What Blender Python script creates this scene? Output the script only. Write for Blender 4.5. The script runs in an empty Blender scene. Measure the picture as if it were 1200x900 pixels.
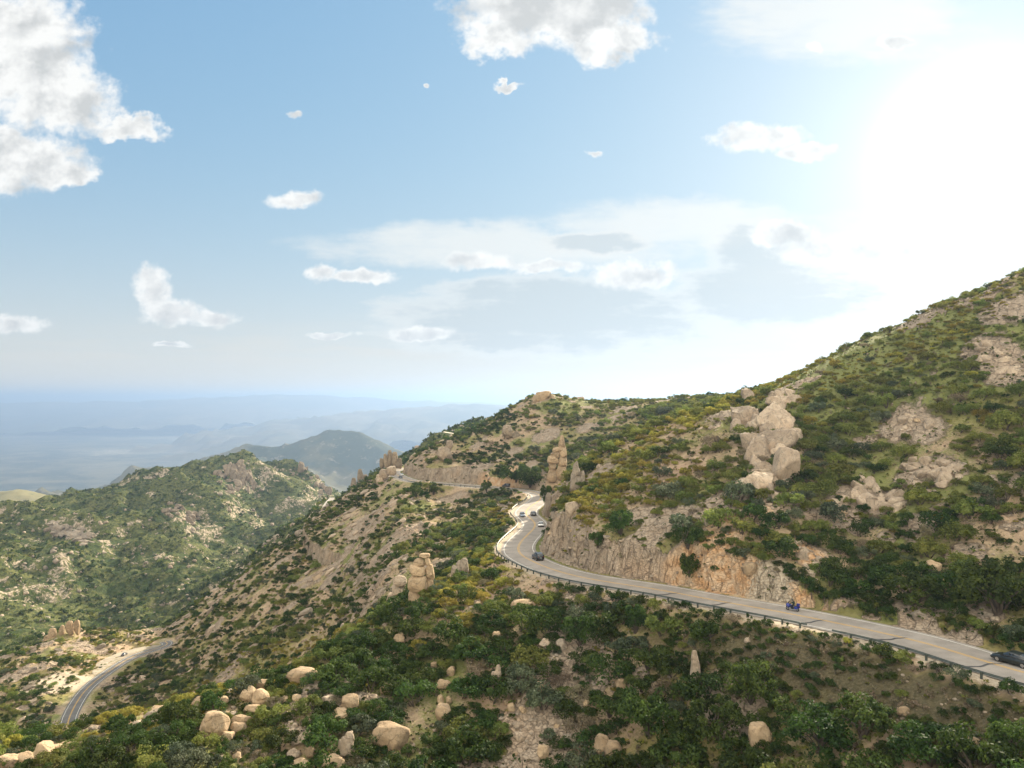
import bpy, bmesh, math, random
import numpy as np
from mathutils import Vector, Matrix, Euler
R = math.radians
rng = np.random.default_rng(7)
random.seed(7)
scene = bpy.context.scene
COL = scene.collection
F = 820.0                      # focal length in photo pixels (1200 wide), horizon on row 468
def ray(u, v): return (u-600)/F, (468-v)/F
def P(u, v, Y):
    a, b = ray(u, v); return (a*Y, Y, b*Y)
SUN_AZ, SUN_EL = 32.0, 23.8

# ------------------------------------------------------------------ noise
def _h(ix, iy, iz, seed):
    n = (ix.astype(np.int64)*374761393 + iy.astype(np.int64)*668265263 + iz.astype(np.int64)*2147483647 + seed*1274126177) & 0xffffffff
    n = ((n ^ (n >> 13))*1274126177) & 0xffffffff
    n = ((n ^ (n >> 16))*2246822519) & 0xffffffff
    return ((n ^ (n >> 15)) & 0xffffff)/float(0xffffff)
def vn3(x, y, z, seed=0):
    x, y, z = np.broadcast_arrays(x, y, z)
    xi, yi, zi = np.floor(x), np.floor(y), np.floor(z)
    fx, fy, fz = x-xi, y-yi, z-zi
    fx, fy, fz = [t*t*t*(t*(t*6-15)+10) for t in (fx, fy, fz)]
    r = 0
    for a in (0, 1):
        for b in (0, 1):
            for c in (0, 1):
                w = (fx if a else 1-fx)*(fy if b else 1-fy)*(fz if c else 1-fz)
                r = r + w*_h(xi+a, yi+b, zi+c, seed)
    return r*2-1
def vn2(x, y, seed=0):
    x, y = np.broadcast_arrays(x, y)
    xi, yi = np.floor(x), np.floor(y); zz = np.zeros_like(xi)
    fx, fy = x-xi, y-yi
    fx, fy = [t*t*t*(t*(t*6-15)+10) for t in (fx, fy)]
    return ((_h(xi, yi, zz, seed)*(1-fx)+_h(xi+1, yi, zz, seed)*fx)*(1-fy) +
            (_h(xi, yi+1, zz, seed)*(1-fx)+_h(xi+1, yi+1, zz, seed)*fx)*fy)*2-1
def fbm2(x, y, seed=0, oct=4, gain=.5, rid=False):
    r, a, n = 0, 1, 0
    for k in range(oct):
        q = vn2(x*.866-y*.5+k*17.3, x*.5+y*.866-k*9.1, seed+k)
        r = r+a*((1-2*np.abs(q)) if rid else q); n += a
        a *= gain; x, y = (x*.8-y*.6)*2.03, (x*.6+y*.8)*2.03
    return r/n
def fbm3(x, y, z, seed=0, oct=4, gain=.5):
    r, a, n = 0, 1, 0
    for k in range(oct):
        r = r+a*vn3(x+k*7.7, y-k*3.1, z+k*5.3, seed+k); n += a
        a *= gain; x, y, z = x*2.03, y*2.03, z*2.03
    return r/n
def sstep(a, b, x):
    t = np.clip((x-a)/(b-a), 0, 1); return t*t*(3-2*t)

# ------------------------------------------------------------------ nodes
class S:
    """a node socket with arithmetic"""
    def __init__(s, nt, sock): s.nt, s.s = nt, sock
    def m(s, op, *o, clamp=False):
        n = s.nt.nodes.new('ShaderNodeMath'); n.operation = op; n.use_clamp = clamp
        for i, q in enumerate((s,)+o):
            if isinstance(q, S): s.nt.links.new(q.s, n.inputs[i])
            else: n.inputs[i].default_value = float(q)
        return S(s.nt, n.outputs[0])
    def __add__(s, o): return s.m('ADD', o)
    __radd__ = __add__
    def __sub__(s, o): return s.m('SUBTRACT', o)
    def __rsub__(s, o): return s.m('MULTIPLY', -1.0).m('ADD', o)
    def __mul__(s, o): return s.m('MULTIPLY', o)
    __rmul__ = __mul__
    def __truediv__(s, o): return s.m('DIVIDE', o)
    def mx(s, o): return s.m('MAXIMUM', o)
    def mn(s, o): return s.m('MINIMUM', o)
    def pw(s, o): return s.m('POWER', o)
    def ab(s): return s.m('ABSOLUTE')
    def ss(s, a, b):
        n = s.nt.nodes.new('ShaderNodeMapRange'); n.interpolation_type = 'SMOOTHSTEP'
        s.nt.links.new(s.s, n.inputs[0]); n.inputs[1].default_value = a; n.inputs[2].default_value = b
        return S(s.nt, n.outputs[0])
    def gauss(s, w): return (s*s*(-1.0/(w*w))).m('EXPONENT')
def node(nt, kind, **kw):
    n = nt.nodes.new(kind)
    for k, v in kw.items(): setattr(n, k, v)
    return n
def link(nt, a, b): nt.links.new(a.s if isinstance(a, S) else a, b)
def setin(nt, n, name, v):
    i = n.inputs[name]
    if isinstance(v, S): nt.links.new(v.s, i)
    elif hasattr(v, 'is_output'): nt.links.new(v, i)
    else:
        i.default_value = v
def noise(nt, vec, scale, detail=4, rough=.55, out=0, dist=0, dims='3D'):
    n = node(nt, 'ShaderNodeTexNoise', noise_dimensions=dims)
    if vec is not None: link(nt, vec, n.inputs['Vector'])
    n.inputs['Scale'].default_value = scale; n.inputs['Detail'].default_value = detail
    n.inputs['Roughness'].default_value = rough; n.inputs['Distortion'].default_value = dist
    return S(nt, n.outputs[out])
def mixc(nt, f, a, b):
    n = node(nt, 'ShaderNodeMix', data_type='RGBA')
    for i, v in ((0, f), (6, a), (7, b)):
        if isinstance(v, S): nt.links.new(v.s, n.inputs[i])
        elif i == 0: n.inputs[0].default_value = v
        else: n.inputs[i].default_value = tuple(v)+(1,) if len(v) == 3 else v
    return S(nt, n.outputs[2])
def new_mat(name, rough=.9, spec=.2):
    m = bpy.data.materials.new(name); m.use_nodes = True
    nt = m.node_tree; b = nt.nodes['Principled BSDF']
    b.inputs['Roughness'].default_value = rough; b.inputs['Specular IOR Level'].default_value = spec
    return m, nt, b
def coords(nt, kind='Position'):
    if kind == 'Position': return S(nt, node(nt, 'ShaderNodeNewGeometry').outputs['Position'])
    return S(nt, node(nt, 'ShaderNodeTexCoord').outputs[kind])
def bump(nt, b, h, strength=.5, dist=.3):
    n = node(nt, 'ShaderNodeBump'); n.inputs['Strength'].default_value = strength; n.inputs['Distance'].default_value = dist
    link(nt, h, n.inputs['Height']); link(nt, n.outputs[0], b.inputs['Normal'])
def flat_mat(name, col, rough=.5, metal=0, spec=.5, var=.12, scale=3, coat=0, coord='Object'):
    m, nt, b = new_mat(name, rough, spec)
    n = noise(nt, coords(nt, coord), scale, 3)
    c = mixc(nt, n, [x*(1-var) for x in col], [min(1, x*(1+var)) for x in col])
    link(nt, c, b.inputs['Base Color']); b.inputs['Metallic'].default_value = metal
    b.inputs['Coat Weight'].default_value = coat
    return m

# ------------------------------------------------------------------ objects
def link_obj(name, me, mat=None, parent=None, smooth=False):
    o = bpy.data.objects.new(name, me); COL.objects.link(o)
    if mat is not None:
        for q in (mat if isinstance(mat, (list, tuple)) else [mat]): me.materials.append(q)
    if parent is not None: o.parent = parent
    if smooth and me is not None: me.polygons.foreach_set('use_smooth', [True]*len(me.polygons))
    return o
def tag(o, label=None, cat=None, group=None, kind=None):
    if label: o['label'] = label
    if cat: o['category'] = cat
    if group: o['group'] = group
    if kind: o['kind'] = kind
    return o
def empty(name, loc=(0, 0, 0), rz=0):
    o = bpy.data.objects.new(name, None); COL.objects.link(o)
    o.location = loc; o.rotation_euler = (0, 0, rz); o.empty_display_size = .5
    return o
def np_mesh(name, V, Fq, smooth=True, nper=4):
    """mesh from arrays: V (n,3), Fq (m,nper)"""
    me = bpy.data.meshes.new(name)
    V = np.asarray(V, np.float32); Fq = np.asarray(Fq, np.int32)
    me.vertices.add(len(V)); me.vertices.foreach_set('co', V.ravel())
    me.loops.add(Fq.size); me.loops.foreach_set('vertex_index', Fq.ravel())
    me.polygons.add(len(Fq)); me.polygons.foreach_set('loop_start', np.arange(0, Fq.size, nper, dtype=np.int32))
    me.polygons.foreach_set('use_smooth', np.full(len(Fq), smooth, bool))
    me.update(calc_edges=True); me.validate()
    return me
def grid_faces(nx, ny):
    i = np.arange(nx*ny).reshape(ny, nx)
    return np.stack([i[:-1, :-1], i[:-1, 1:], i[1:, 1:], i[1:, :-1]], -1).reshape(-1, 4)
# ------------------------------------------------------------------ the road lines
def pz(u, v, z):
    Y = z*F/(468-v); return ((u-600)/F*Y, Y, z)
ROAD = [(79.5+12, 47.6-20, -29.6), (79.5, 47.6, -30.2)] + [pz(*q) for q in [
 (1200,788,-31),(1100,757,-31.6),(1000,734.5,-32.4),(930,720,-33),(835,703,-34),(770,691,-35),(683,677,-36.3),(640,665,-37.5),
 (620,656,-38.3),(610.5,650.5,-38.6),(607,644,-39),(609,637,-39.5),(617,628,-40),(626,619,-40.5),(627,613,-40.8),(621,607,-41),(616,601,-41.3),
 (621,594,-41.7),(630,588,-42),(634,582,-42.4),(626,577,-42.8),(607,574,-43.2),(585,571.8,-43.5),(556,569.5,-44),(523,567,-44.6),(487,564,-45.3),
 (474,560.5,-46),(466,557,-46.6)]]
ROAD += [(-78, 462, -47.4), (-70, 492, -48.2), (-52, 520, -49), (-30, 545, -50)]
LOW = [(-160, 215, -126), (-165, 245, -129)] + [pz(*q) for q in [(74,866,-132),(83,836,-133),(101,808,-135.5),(127,787,-138),(157,769,-141),(196,756,-143)]] + [(-206.5,416,-143.8)]
SPUR = [P(397,617,500), P(386,608,530), P(382,598,565), P(386,589,605), P(392,583,640)]
RIDGE_ROAD = [P(520,506,690), P(540,509,690), P(565,505,700), P(580,496,730)]
def resample(pts, step=1.0, sm=6):
    p = np.array(pts, float); out = []
    q = np.vstack([2*p[0]-p[1], p, 2*p[-1]-p[-2]])
    for i in range(1, len(q)-2):
        n = max(2, int(np.linalg.norm(q[i+1]-q[i])/step*2)); t = np.linspace(0, 1, n, endpoint=False)[:, None]
        a, b, c, d = q[i-1], q[i], q[i+1], q[i+2]
        out.append(.5*((2*b)+(-a+c)*t+(2*a-5*b+4*c-d)*t*t+(-a+3*b-3*c+d)*t**3))
    o = np.vstack(out+[p[-1:]])
    s = np.r_[0, np.cumsum(np.linalg.norm(np.diff(o[:, :2], axis=0), axis=1))]
    ss = np.arange(0, s[-1], step); o = np.stack([np.interp(ss, s, o[:, k]) for k in range(3)], -1)
    def smooth(v, w):
        k = np.exp(-.5*(np.arange(-3*w, 3*w+1)/w)**2); k /= k.sum()
        e = np.r_[2*v[0]-v[3*w:0:-1], v, 2*v[-1]-v[-2:-3*w-2:-1]]
        return np.convolve(e, k, 'valid')
    o[:, 2] = smooth(o[:, 2], 8)
    for k in (0, 1): o[:, k] = smooth(o[:, k], sm)
    return o
road = resample(ROAD, 1.0, 4); low = resample(LOW, 1.0, 4); spur = resample(SPUR, 1.0, 3); rroad = resample(RIDGE_ROAD, 1.0, 3)
def frame(line):
    t = np.gradient(line[:, :2], axis=0); t /= np.linalg.norm(t, axis=1)[:, None]+1e-9
    return t, np.stack([-t[:, 1], t[:, 0]], -1)
def near_line(x, y, line, reach=60):
    """signed distance (left positive), height and index of the nearest line point"""
    t, n = frame(line); sh = np.shape(x); x = np.ravel(x); y = np.ravel(y)
    d = np.full(x.shape, 1e9); z = np.zeros(x.shape); idx = np.zeros(x.shape, int)
    lo, hi = line[:, :2].min(0)-reach, line[:, :2].max(0)+reach
    sel = np.nonzero((x > lo[0]) & (x < hi[0]) & (y > lo[1]) & (y < hi[1]))[0]
    for k in range(0, len(sel), 20000):
        q = sel[k:k+20000]
        dx = x[q, None]-line[None, ::2, 0]; dy = y[q, None]-line[None, ::2, 1]
        i = np.argmin(dx*dx+dy*dy, 1)*2
        for dlt in (1, -1):
            j = np.clip(i+dlt, 0, len(line)-1)
            better = (x[q]-line[j, 0])**2+(y[q]-line[j, 1])**2 < (x[q]-line[i, 0])**2+(y[q]-line[i, 1])**2
            i = np.where(better, j, i)
        rx, ry = x[q]-line[i, 0], y[q]-line[i, 1]
        al = rx*t[i, 0]+ry*t[i, 1]; la = rx*n[i, 0]+ry*n[i, 1]
        dd = np.hypot(rx, ry)
        d[q] = np.where(la >= 0, 1, -1)*np.maximum(dd, np.abs(la)) ; z[q] = line[i, 2]; idx[q] = i
    return d.reshape(sh), z.reshape(sh), idx.reshape(sh)

# ------------------------------------------------------------------ control heights (column, row, distance)
CP = [
 (1200,830,74),(1200,900,66),(1050,900,75),(1050,815,85),(900,900,84),(900,800,97),(750,900,92),(750,800,106),(750,740,118),(600,900,98),(600,820,109),
 (600,750,124),(600,700,143),(450,900,97),(450,820,112),(450,765,128),(300,900,95),(300,850,106),(330,795,122),(180,842,110),(180,900,92),(0,888,100),
 (0,920,90),(70,873,104),(540,680,160),(560,668,170),(575,655,182),(430,737,140),(492,697,152),(380,765,130),(250,820,115),
 (330,870,165),(330,850,200),(330,785,255),(330,740,290),(330,700,330),(330,660,390),(330,640,440),
 (560,600,290),(540,578,352),(530,600,320),(520,620,290),(510,650,245),(500,680,205),(560,640,235),(570,615,265),
 (450,600,340),(450,640,290),(450,680,240),(450,720,200),(450,745,168),(400,610,420),(400,650,350),(400,690,300),(400,730,255),(400,765,220),(400,800,175),
 (260,700,420),(260,740,350),(260,780,300),(260,815,265),(260,900,180),(200,760,400),(200,800,330),(200,832,290),(180,950,180),
 (130,850,285),(60,882,262),(0,895,262),(40,805,330),(20,770,380),(100,748,420),(75,738,428),(150,740,440),(195,752,425),(50,752,430),
 (100,745,520),(100,742,580),(200,748,560),(180,735,600),(100,732,640),(0,775,520),(0,760,560),(0,705,700),(100,695,760),(100,650,900),(100,620,1000),(100,590,1100),(100,567,1250),(100,572,1450),(100,585,1800),
 (0,588,1050),(0,640,850),(0,610,960),(0,600,1300),(0,600,1800),(200,715,660),(200,660,850),(200,620,1000),(200,580,1200),(190,549,1380),(190,566,1600),(190,585,2000),
 (270,660,920),(270,620,1080),(270,580,1250),(275,533,1450),(275,560,1800),(300,537,1480),(300,590,1330),(325,541,1530),(350,630,1100),(350,595,1350),(352,533,1600),(352,570,1850),(390,568,1650),(390,600,1400),(420,598,1300),(430,580,2000),
 (300,575,2300),(100,600,2300),(0,610,2500),(400,590,2500),(300,590,3200),(0,620,3500),(500,590,3000),
 (385,605,520),(378,612,480),(400,592,565),(350,645,470),(270,688,470),(290,640,700),(350,610,760),(400,590,800),(240,700,520),
 (1200,740,90),(1200,680,103),(1200,600,118),(1200,500,138),(1200,400,160),(1200,327,182),(1200,335,210),(1200,360,300),
 (1100,720,100),(1100,650,116),(1100,550,137),(1100,450,163),(1100,370,187),(1100,385,225),(1100,430,320),
 (1000,705,110),(1000,640,126),(1000,560,146),(1000,480,172),(1000,409,197),(948,434,205),(1000,425,240),(1000,455,330),
 (900,640,124),(900,580,142),(900,520,163),(900,478,190),(895,454,214),(900,466,270),(900,465,380),
 (800,620,143),(800,580,158),(800,530,178),(800,495,203),(815,482,226),(800,500,270),(800,490,330),(800,470,400),(800,480,520),
 (720,600,160),(720,570,175),(720,545,195),(728,518,220),(720,545,260),(720,543,300),(720,510,360),(720,474,430),(720,485,540),
 (680,590,172),(680,568,195),(685,545,218),(680,568,260),(680,556,310),(680,520,370),(680,478,440),(660,575,205),(648,572,235),
 (634,462,460),(600,482,450),(634,500,410),(634,540,365),(600,540,372),(560,510,430),(560,540,395),(520,540,405),(500,530,430),(560,500,475),(480,548,425),(560,548,368),(535,549,375),(515,551,383),(590,553,360),(610,557,352),(497,551,395),
 (634,478,560),(560,502,600),(560,490,750),(500,518,690),(450,552,630),(430,577,600),(600,492,720),(650,480,800),(560,520,900),(450,580,900),(520,540,1000),
 (700,500,700),(900,490,700),(1200,450,600),(600,560,1500),(800,560,1300),(1200,530,1100),(900,600,2500),
 (1500,700,85),(1500,500,115),(1500,250,160),(1500,200,210),(1500,300,350),(1500,500,900),(1570,872,61),(1800,900,58),(1900,600,95),(1900,200,150),
 (1500,950,57),(1300,900,64),(600,1100,72),(600,1500,48),(1000,1150,54),(1000,1500,38),(1400,1350,38),(200,1100,72),(200,1500,50),(0,1050,75),(-250,900,95),(-250,1050,75),
 (-250,1000,180),(-250,850,300),(-250,770,500),(-250,640,900),(-250,600,1200),(-250,620,1800),(-250,700,700),
]
def _tps_fit():
    c = np.array(CP, float); X = np.stack([(c[:, 0]-600)/F*1.7, np.log(c[:, 2])], -1); t = (c[:, 1]-468)/100.
    n = len(X); r2 = ((X[:, None]-X[None])**2).sum(-1)
    K = .5*r2*np.log(r2+1e-12); K += np.eye(n)*2e-4
    A = np.zeros((n+3, n+3)); A[:n, :n] = K; A[:n, n] = 1; A[:n, n+1:] = X; A[n:, :n] = A[:n, n:].T
    w = np.linalg.solve(A, np.r_[t, 0, 0, 0]); return X, w
_TX, _TW = _tps_fit()
def base_h(x, y):
    sh = np.shape(x); x = np.ravel(x); y = np.maximum(np.ravel(y), 15.)
    q = np.stack([np.clip(x/y, -1.6, 1.75)*1.7, np.log(y)], -1); out = np.empty(len(x)); n = len(_TX)
    for k in range(0, len(x), 8000):
        s = q[k:k+8000]; r2 = ((s[:, None]-_TX[None])**2).sum(-1)
        out[k:k+8000] = (.5*r2*np.log(r2+1e-12))@_TW[:n]+_TW[n]+s@_TW[n+1:]
    v = np.clip(out, -6, 30)*100
    return (-v/F*y).reshape(sh)
def rough_mask(x, y):
    return fbm2(x/16, y/16, 41, 4, .6)
def height(x, y, fine=True):
    z = base_h(x, y)
    D = np.hypot(x, y)
    far = sstep(420, 900, D)
    z = z + 1.5*fbm2(x/24, y/24, 3, 4)*(1-far*.5)
    z = z + far*(40*fbm2(x/230, y/230, 5, 5, .55, True)-33+13*fbm2(x/40, y/40, 9, 4, .6, True))
    # the left flank: ribs of rock running down the fall line
    fl = sstep(150, 200, y)*sstep(20, -25, x+(y-200)*.15)*(1-far)
    z = z + fl*1.3*fbm2((x*.5+y*.86)/9, (x*.86-y*.5)/30, 12, 3, .6, True)
    if fine:
        m = rough_mask(x, y)
        led = sstep(.12, .3, m)*(1-far)
        blk = fbm2(x/2.6, y/2.6, 21, 3, .6)
        z = z + led*(.7+.9*np.abs(blk)) + .22*fbm2(x/3.2, y/3.2, 31, 3)*(1-far)
    return z
def carve(x, y, z, line, half=4.4, sh=6.6, cutk=2.5, fillk=.62, reach=55, wob=1.0, ditch=5.7):
    d, zr, i = near_line(x, y, line, reach)
    a = np.abs(d); near = a < reach
    w = fbm2(x/5.5, y/5.5, 51, 4, .6)*2.3*wob + fbm2(x/1.7, y/1.7, 57, 2)*.5*wob
    w = .5*w+.5*np.round(w/.9)*.9                                   # joints: the face steps back in blocks
    hc = np.maximum(0, a-ditch+np.minimum(0, w*sstep(5.7, 8, a)))*cutk
    top = zr + np.maximum(0, hc+.36*np.sin(hc*2.4+2*fbm2(x/9, y/9, 59, 2))*np.minimum(1, hc))
    bot = zr - np.maximum(0, a-sh)*fillk
    zz = np.clip(z, np.minimum(bot, top), top)
    flat = a < half+.4
    zz = np.where(flat, zr-.16, zz)
    zz = np.where((a < sh) & ~flat, np.minimum(zz, zr-.05), zz)
    cut = near & (z > top+.3) & (a > ditch)
    return np.where(near, zz, z), d, cut, i
def full_height(x, y, fine=True):
    z = height(x, y, fine)
    z, d, cut, i = carve(x, y, z, road)
    z, d2, cut2, _ = carve(x, y, z, low, cutk=1.6, wob=1)
    z, d3, _, _ = carve(x, y, z, spur, wob=.3, reach=13)
    z, d4, _, _ = carve(x, y, z, rroad, wob=.3, reach=20)
    return z, d, cut, d2, cut2, i

# near sheet 0.65 m, middle sheet 7 m
NX0, NX1, NY0, NY1, NS = -330., 215., 44., 500., .72
MX0, MX1, MY0, MY1, MS = -1500., 1500., 20., 3300., 8.
gx = np.arange(NX0, NX1+1e-6, NS); gy = np.arange(NY0, NY1+1e-6, NS)
GX, GY = np.meshgrid(gx, gy)
GZ, GD, GCUT, GD2, GCUT2, GI = full_height(GX, GY)
mx = np.arange(MX0, MX1+1e-6, MS); my = np.arange(MY0, MY1+1e-6, MS)
MX, MY = np.meshgrid(mx, my)
MZ, MD, MCUT, MD2, _, _ = full_height(MX, MY, True)
far_fall = sstep(2300, 3250, np.hypot(MX, MY))
MZ = MZ*(1-far_fall)+far_fall*(-900)
def bil(x, y, Z, x0, y0, s):
    fx = np.clip((x-x0)/s, 0, Z.shape[1]-1.001); fy = np.clip((y-y0)/s, 0, Z.shape[0]-1.001)
    i = fx.astype(int); j = fy.astype(int); a = fx-i; b = fy-j
    return (Z[j, i]*(1-a)+Z[j, i+1]*a)*(1-b)+(Z[j+1, i]*(1-a)+Z[j+1, i+1]*a)*b
def H(x, y):
    x = np.asarray(x, float); y = np.asarray(y, float)
    inn = (x > NX0) & (x < NX1) & (y > NY0) & (y < NY1)
    return np.where(inn, bil(x, y, GZ, NX0, NY0, NS), bil(x, y, MZ, MX0, MY0, MS))
def slope(x, y, e=1.2):
    return (H(x+e, y)-H(x-e, y))/(2*e), (H(x, y+e)-H(x, y-e))/(2*e)
def hit(u, v, y0=45., y1=3000.):
    """the point of the land seen at a column and row of the photo"""
    a, b = ray(u, v); Y = np.exp(np.linspace(math.log(y0), math.log(y1), 6000))
    k = np.nonzero(H(a*Y, Y) > b*Y)[0]
    if len(k) == 0: return None
    Y = Y[k[0]]; return Vector((a*Y, Y, float(H(a*Y, Y))))
def seen(x, y, z, up=1.0, n=90):
    """which points are in view of the camera"""
    x, y, z = [np.asarray(q, float) for q in (x, y, z)]
    t = np.linspace(.15, .985, n)[:, None]
    hid = (H(x*t, y*t) > (z+up)*t+.15).any(0)
    u = 600+F*x/y; v = 468-F*(z+up)/y
    return ~hid & (u > -10) & (u < 1210) & (v > 0) & (v < 915)
# ------------------------------------------------------------------ land materials
ROCK_A, ROCK_B, ROCK_C = (.31, .242, .178), (.19, .152, .115), (.39, .318, .243)
def rock_color(nt, pos, scale=1.0):
    n1 = noise(nt, pos, .35*scale, 5, .6); n2 = noise(nt, pos, 2.2*scale, 4, .65); n3 = noise(nt, pos, .09*scale, 3, .5)
    c = mixc(nt, n1.ss(.35, .68), ROCK_A, ROCK_C)
    c = mixc(nt, n2.ss(.5, .75)*.65, c, ROCK_B)
    c = mixc(nt, n3.ss(.52, .7)*.3, c, (.44, .29, .18))            # iron-stained patches
    return c, n1, n2
def cracks(nt, pos, scale, width=.06, squash=None):
    if squash:
        mp = node(nt, 'ShaderNodeMapping'); link(nt, pos, mp.inputs[0]); mp.inputs['Scale'].default_value = squash; pos = S(nt, mp.outputs[0])
    w = noise(nt, pos, scale*1.3, 3, .6, out=1)
    va = node(nt, 'ShaderNodeVectorMath', operation='MULTIPLY_ADD'); link(nt, w, va.inputs[0]); va.inputs[1].default_value = (.9/scale,)*3; link(nt, pos, va.inputs[2])
    v = node(nt, 'ShaderNodeTexVoronoi', feature='DISTANCE_TO_EDGE'); link(nt, va.outputs[0], v.inputs['Vector']); v.inputs['Scale'].default_value = scale
    return S(nt, v.outputs['Distance']).ss(0, width)               # 0 in the crack
def rock_mat(name, tint=(1, 1, 1), coord='Object', scale=1.0):
    m, nt, b = new_mat(name, .92, .15)
    p = coords(nt, coord); c, n1, n2 = rock_color(nt, p, scale)
    k = cracks(nt, p, .3*scale, .03)
    mp = node(nt, 'ShaderNodeMapping'); link(nt, p, mp.inputs[0]); mp.inputs['Scale'].default_value = (1, 1, .22)
    stv = noise(nt, S(nt, mp.outputs[0]), 2.6*scale, 4, .7).ss(.52, .72)
    c = mixc(nt, stv*.62, c, (.17, .14, .11))
    lich = noise(nt, p, 1.1*scale, 4, .7).ss(.56, .7)
    c = mixc(nt, lich*.65, c, (.15, .145, .11))
    c = mixc(nt, (1-k)*.5, c, (.14, .11, .085))
    mul = node(nt, 'ShaderNodeMix', data_type='RGBA', blend_type='MULTIPLY'); mul.inputs[0].default_value = 1
    link(nt, c, mul.inputs[6]); mul.inputs[7].default_value = tuple(tint)+(1,)
    oi = node(nt, 'ShaderNodeObjectInfo')
    hs = node(nt, 'ShaderNodeHueSaturation'); link(nt, mul.outputs[2], hs.inputs['Color']); link(nt, S(nt, oi.outputs['Random'])*.45+.78, hs.inputs['Value'])
    link(nt, hs.outputs[0], b.inputs['Base Color'])
    bump(nt, b, n1*.6+n2*.45+k*.1, .9, .35)
    return m
def land_mat(name, fine=True):
    m, nt, b = new_mat(name, .95, .08)
    p = coords(nt)
    at = node(nt, 'ShaderNodeAttribute', attribute_name='mask'); sp = node(nt, 'ShaderNodeSeparateColor'); link(nt, at.outputs['Color'], sp.inputs[0])
    rockm, grassm, orm = [S(nt, sp.outputs[i]) for i in range(3)]
    gr = S(nt, at.outputs['Alpha'])
    n1 = noise(nt, p, .06, 5, .6); n2 = noise(nt, p, .5, 5, .65); n3 = noise(nt, p, 2.6, 4, .7); n4 = noise(nt, p, .018, 4, .6)
    soil = mixc(nt, n2.ss(.35, .65), (.25, .185, .12), (.39, .295, .2))
    soil = mixc(nt, n1.ss(.45, .65)*.6, soil, (.34, .235, .165))
    gc = mixc(nt, n2.ss(.3, .7), (.13, .12, .045), (.25, .21, .085))
    gc = mixc(nt, n4.ss(.4, .58)*.8, gc, (.125, .155, .045))
    gfac = (grassm*1.25+(n3-.5)*1.0+(n2-.5)*.9).ss(.3, .75)
    c = mixc(nt, gfac*.92, soil, gc)
    lf = noise(nt, p, 1.1, 5, .75).ss(.52, .6)*noise(nt, p, .11, 3, .6).ss(.42, .55)
    c = mixc(nt, lf*(1-rockm)*.85, c, (.052, .066, .022))           # low dark herbs
    rc, r1, r2 = rock_color(nt, p, .9)
    kr = cracks(nt, p, .5, .05, (1, 1, .3)); kr2 = cracks(nt, p, 1.7, .08, (.7, .7, 1.6))
    rc = mixc(nt, (1-kr*kr2.mx(.4))*.5*n2.ss(.3, .6), rc, (.15, .115, .085))
    rc = mixc(nt, noise(nt, p, .8, 4, .7).ss(.57, .7)*.45, rc, (.19, .185, .14))
    rfac = (rockm*1.5+(n2-.5)*1.1+(n3-.5)*.5).ss(.45, .7)
    c = mixc(nt, rfac, c, rc)
    oc = mixc(nt, n2.ss(.35, .65), (.5, .29, .145), (.56, .41, .275))
    c = mixc(nt, (orm*1.6+(n2-.5)*.8).ss(.25, .75)*.92, c, oc)
    sand = mixc(nt, n3.ss(.4, .6), (.34, .275, .2), (.45, .38, .29))
    c = mixc(nt, (gr*1.5+(n3-.5)*.8).ss(.5, .8), c, sand)
    bk = S(nt, node(nt, 'ShaderNodeAttribute', attribute_name='bank').outputs['Fac'])
    c = mixc(nt, bk*.9, c, mixc(nt, n3.ss(.35, .68), (.045, .04, .024), (.11, .09, .058)))
    link(nt, c, b.inputs['Base Color'])
    bump(nt, b, n2*.5+n3*.22+rfac*(kr*.7+kr2*.25), .9, .6 if fine else 2.5)
    return m
def far_mat():
    m, nt, b = new_mat('valley_land', .95, .05)
    p = coords(nt)
    at = node(nt, 'ShaderNodeAttribute', attribute_name='mask'); sp = node(nt, 'ShaderNodeSeparateColor'); link(nt, at.outputs['Color'], sp.inputs[0])
    rockm = S(nt, sp.outputs[0]); grassm = S(nt, sp.outputs[1]); gr = S(nt, at.outputs['Alpha'])
    n1 = noise(nt, p, .008, 5, .6); n2 = noise(nt, p, .06, 5, .7); n3 = noise(nt, p, .25, 4, .7)
    c = mixc(nt, n2.ss(.4, .62), (.045, .064, .022), (.125, .125, .05))
    c = mixc(nt, n1.ss(.45, .62)*.7, c, (.12, .125, .045))
    c = mixc(nt, n3.ss(.46, .58)*.85, c, (.034, .045, .02))
    rc = mixc(nt, n3.ss(.35, .65), (.17, .14, .105), (.42, .345, .26))
    c = mixc(nt, (rockm*1.0+(n2-.5)*1.9+(n3-.5)*1.5).ss(.55, .85), c, rc)
    c = mixc(nt, (gr+(n3-.5)*.5).ss(.5, .7), c, (.45, .37, .27))
    link(nt, c, b.inputs['Base Color']); bump(nt, b, n2*.6+n3*.3, 1, 6)
    return m
MAT_LAND = land_mat('mountain_soil'); MAT_FAR = far_mat()
MAT_ROCK = rock_mat('granite'); MAT_ROCK_WARM = rock_mat('warm_granite', (1.08, 1.0, .86)); MAT_ROCK_GREY = rock_mat('grey_granite', (.86, .9, .94)); MAT_ROCK_DARK = rock_mat('weathered_granite', (.66, .66, .64), scale=.5)  # the warm one is the same granite under a yellower tint

def set_mask(me, M):
    a = me.color_attributes.new('mask', 'FLOAT_COLOR', 'POINT'); a.data.foreach_set('color', np.asarray(M, np.float32).ravel())

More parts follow.
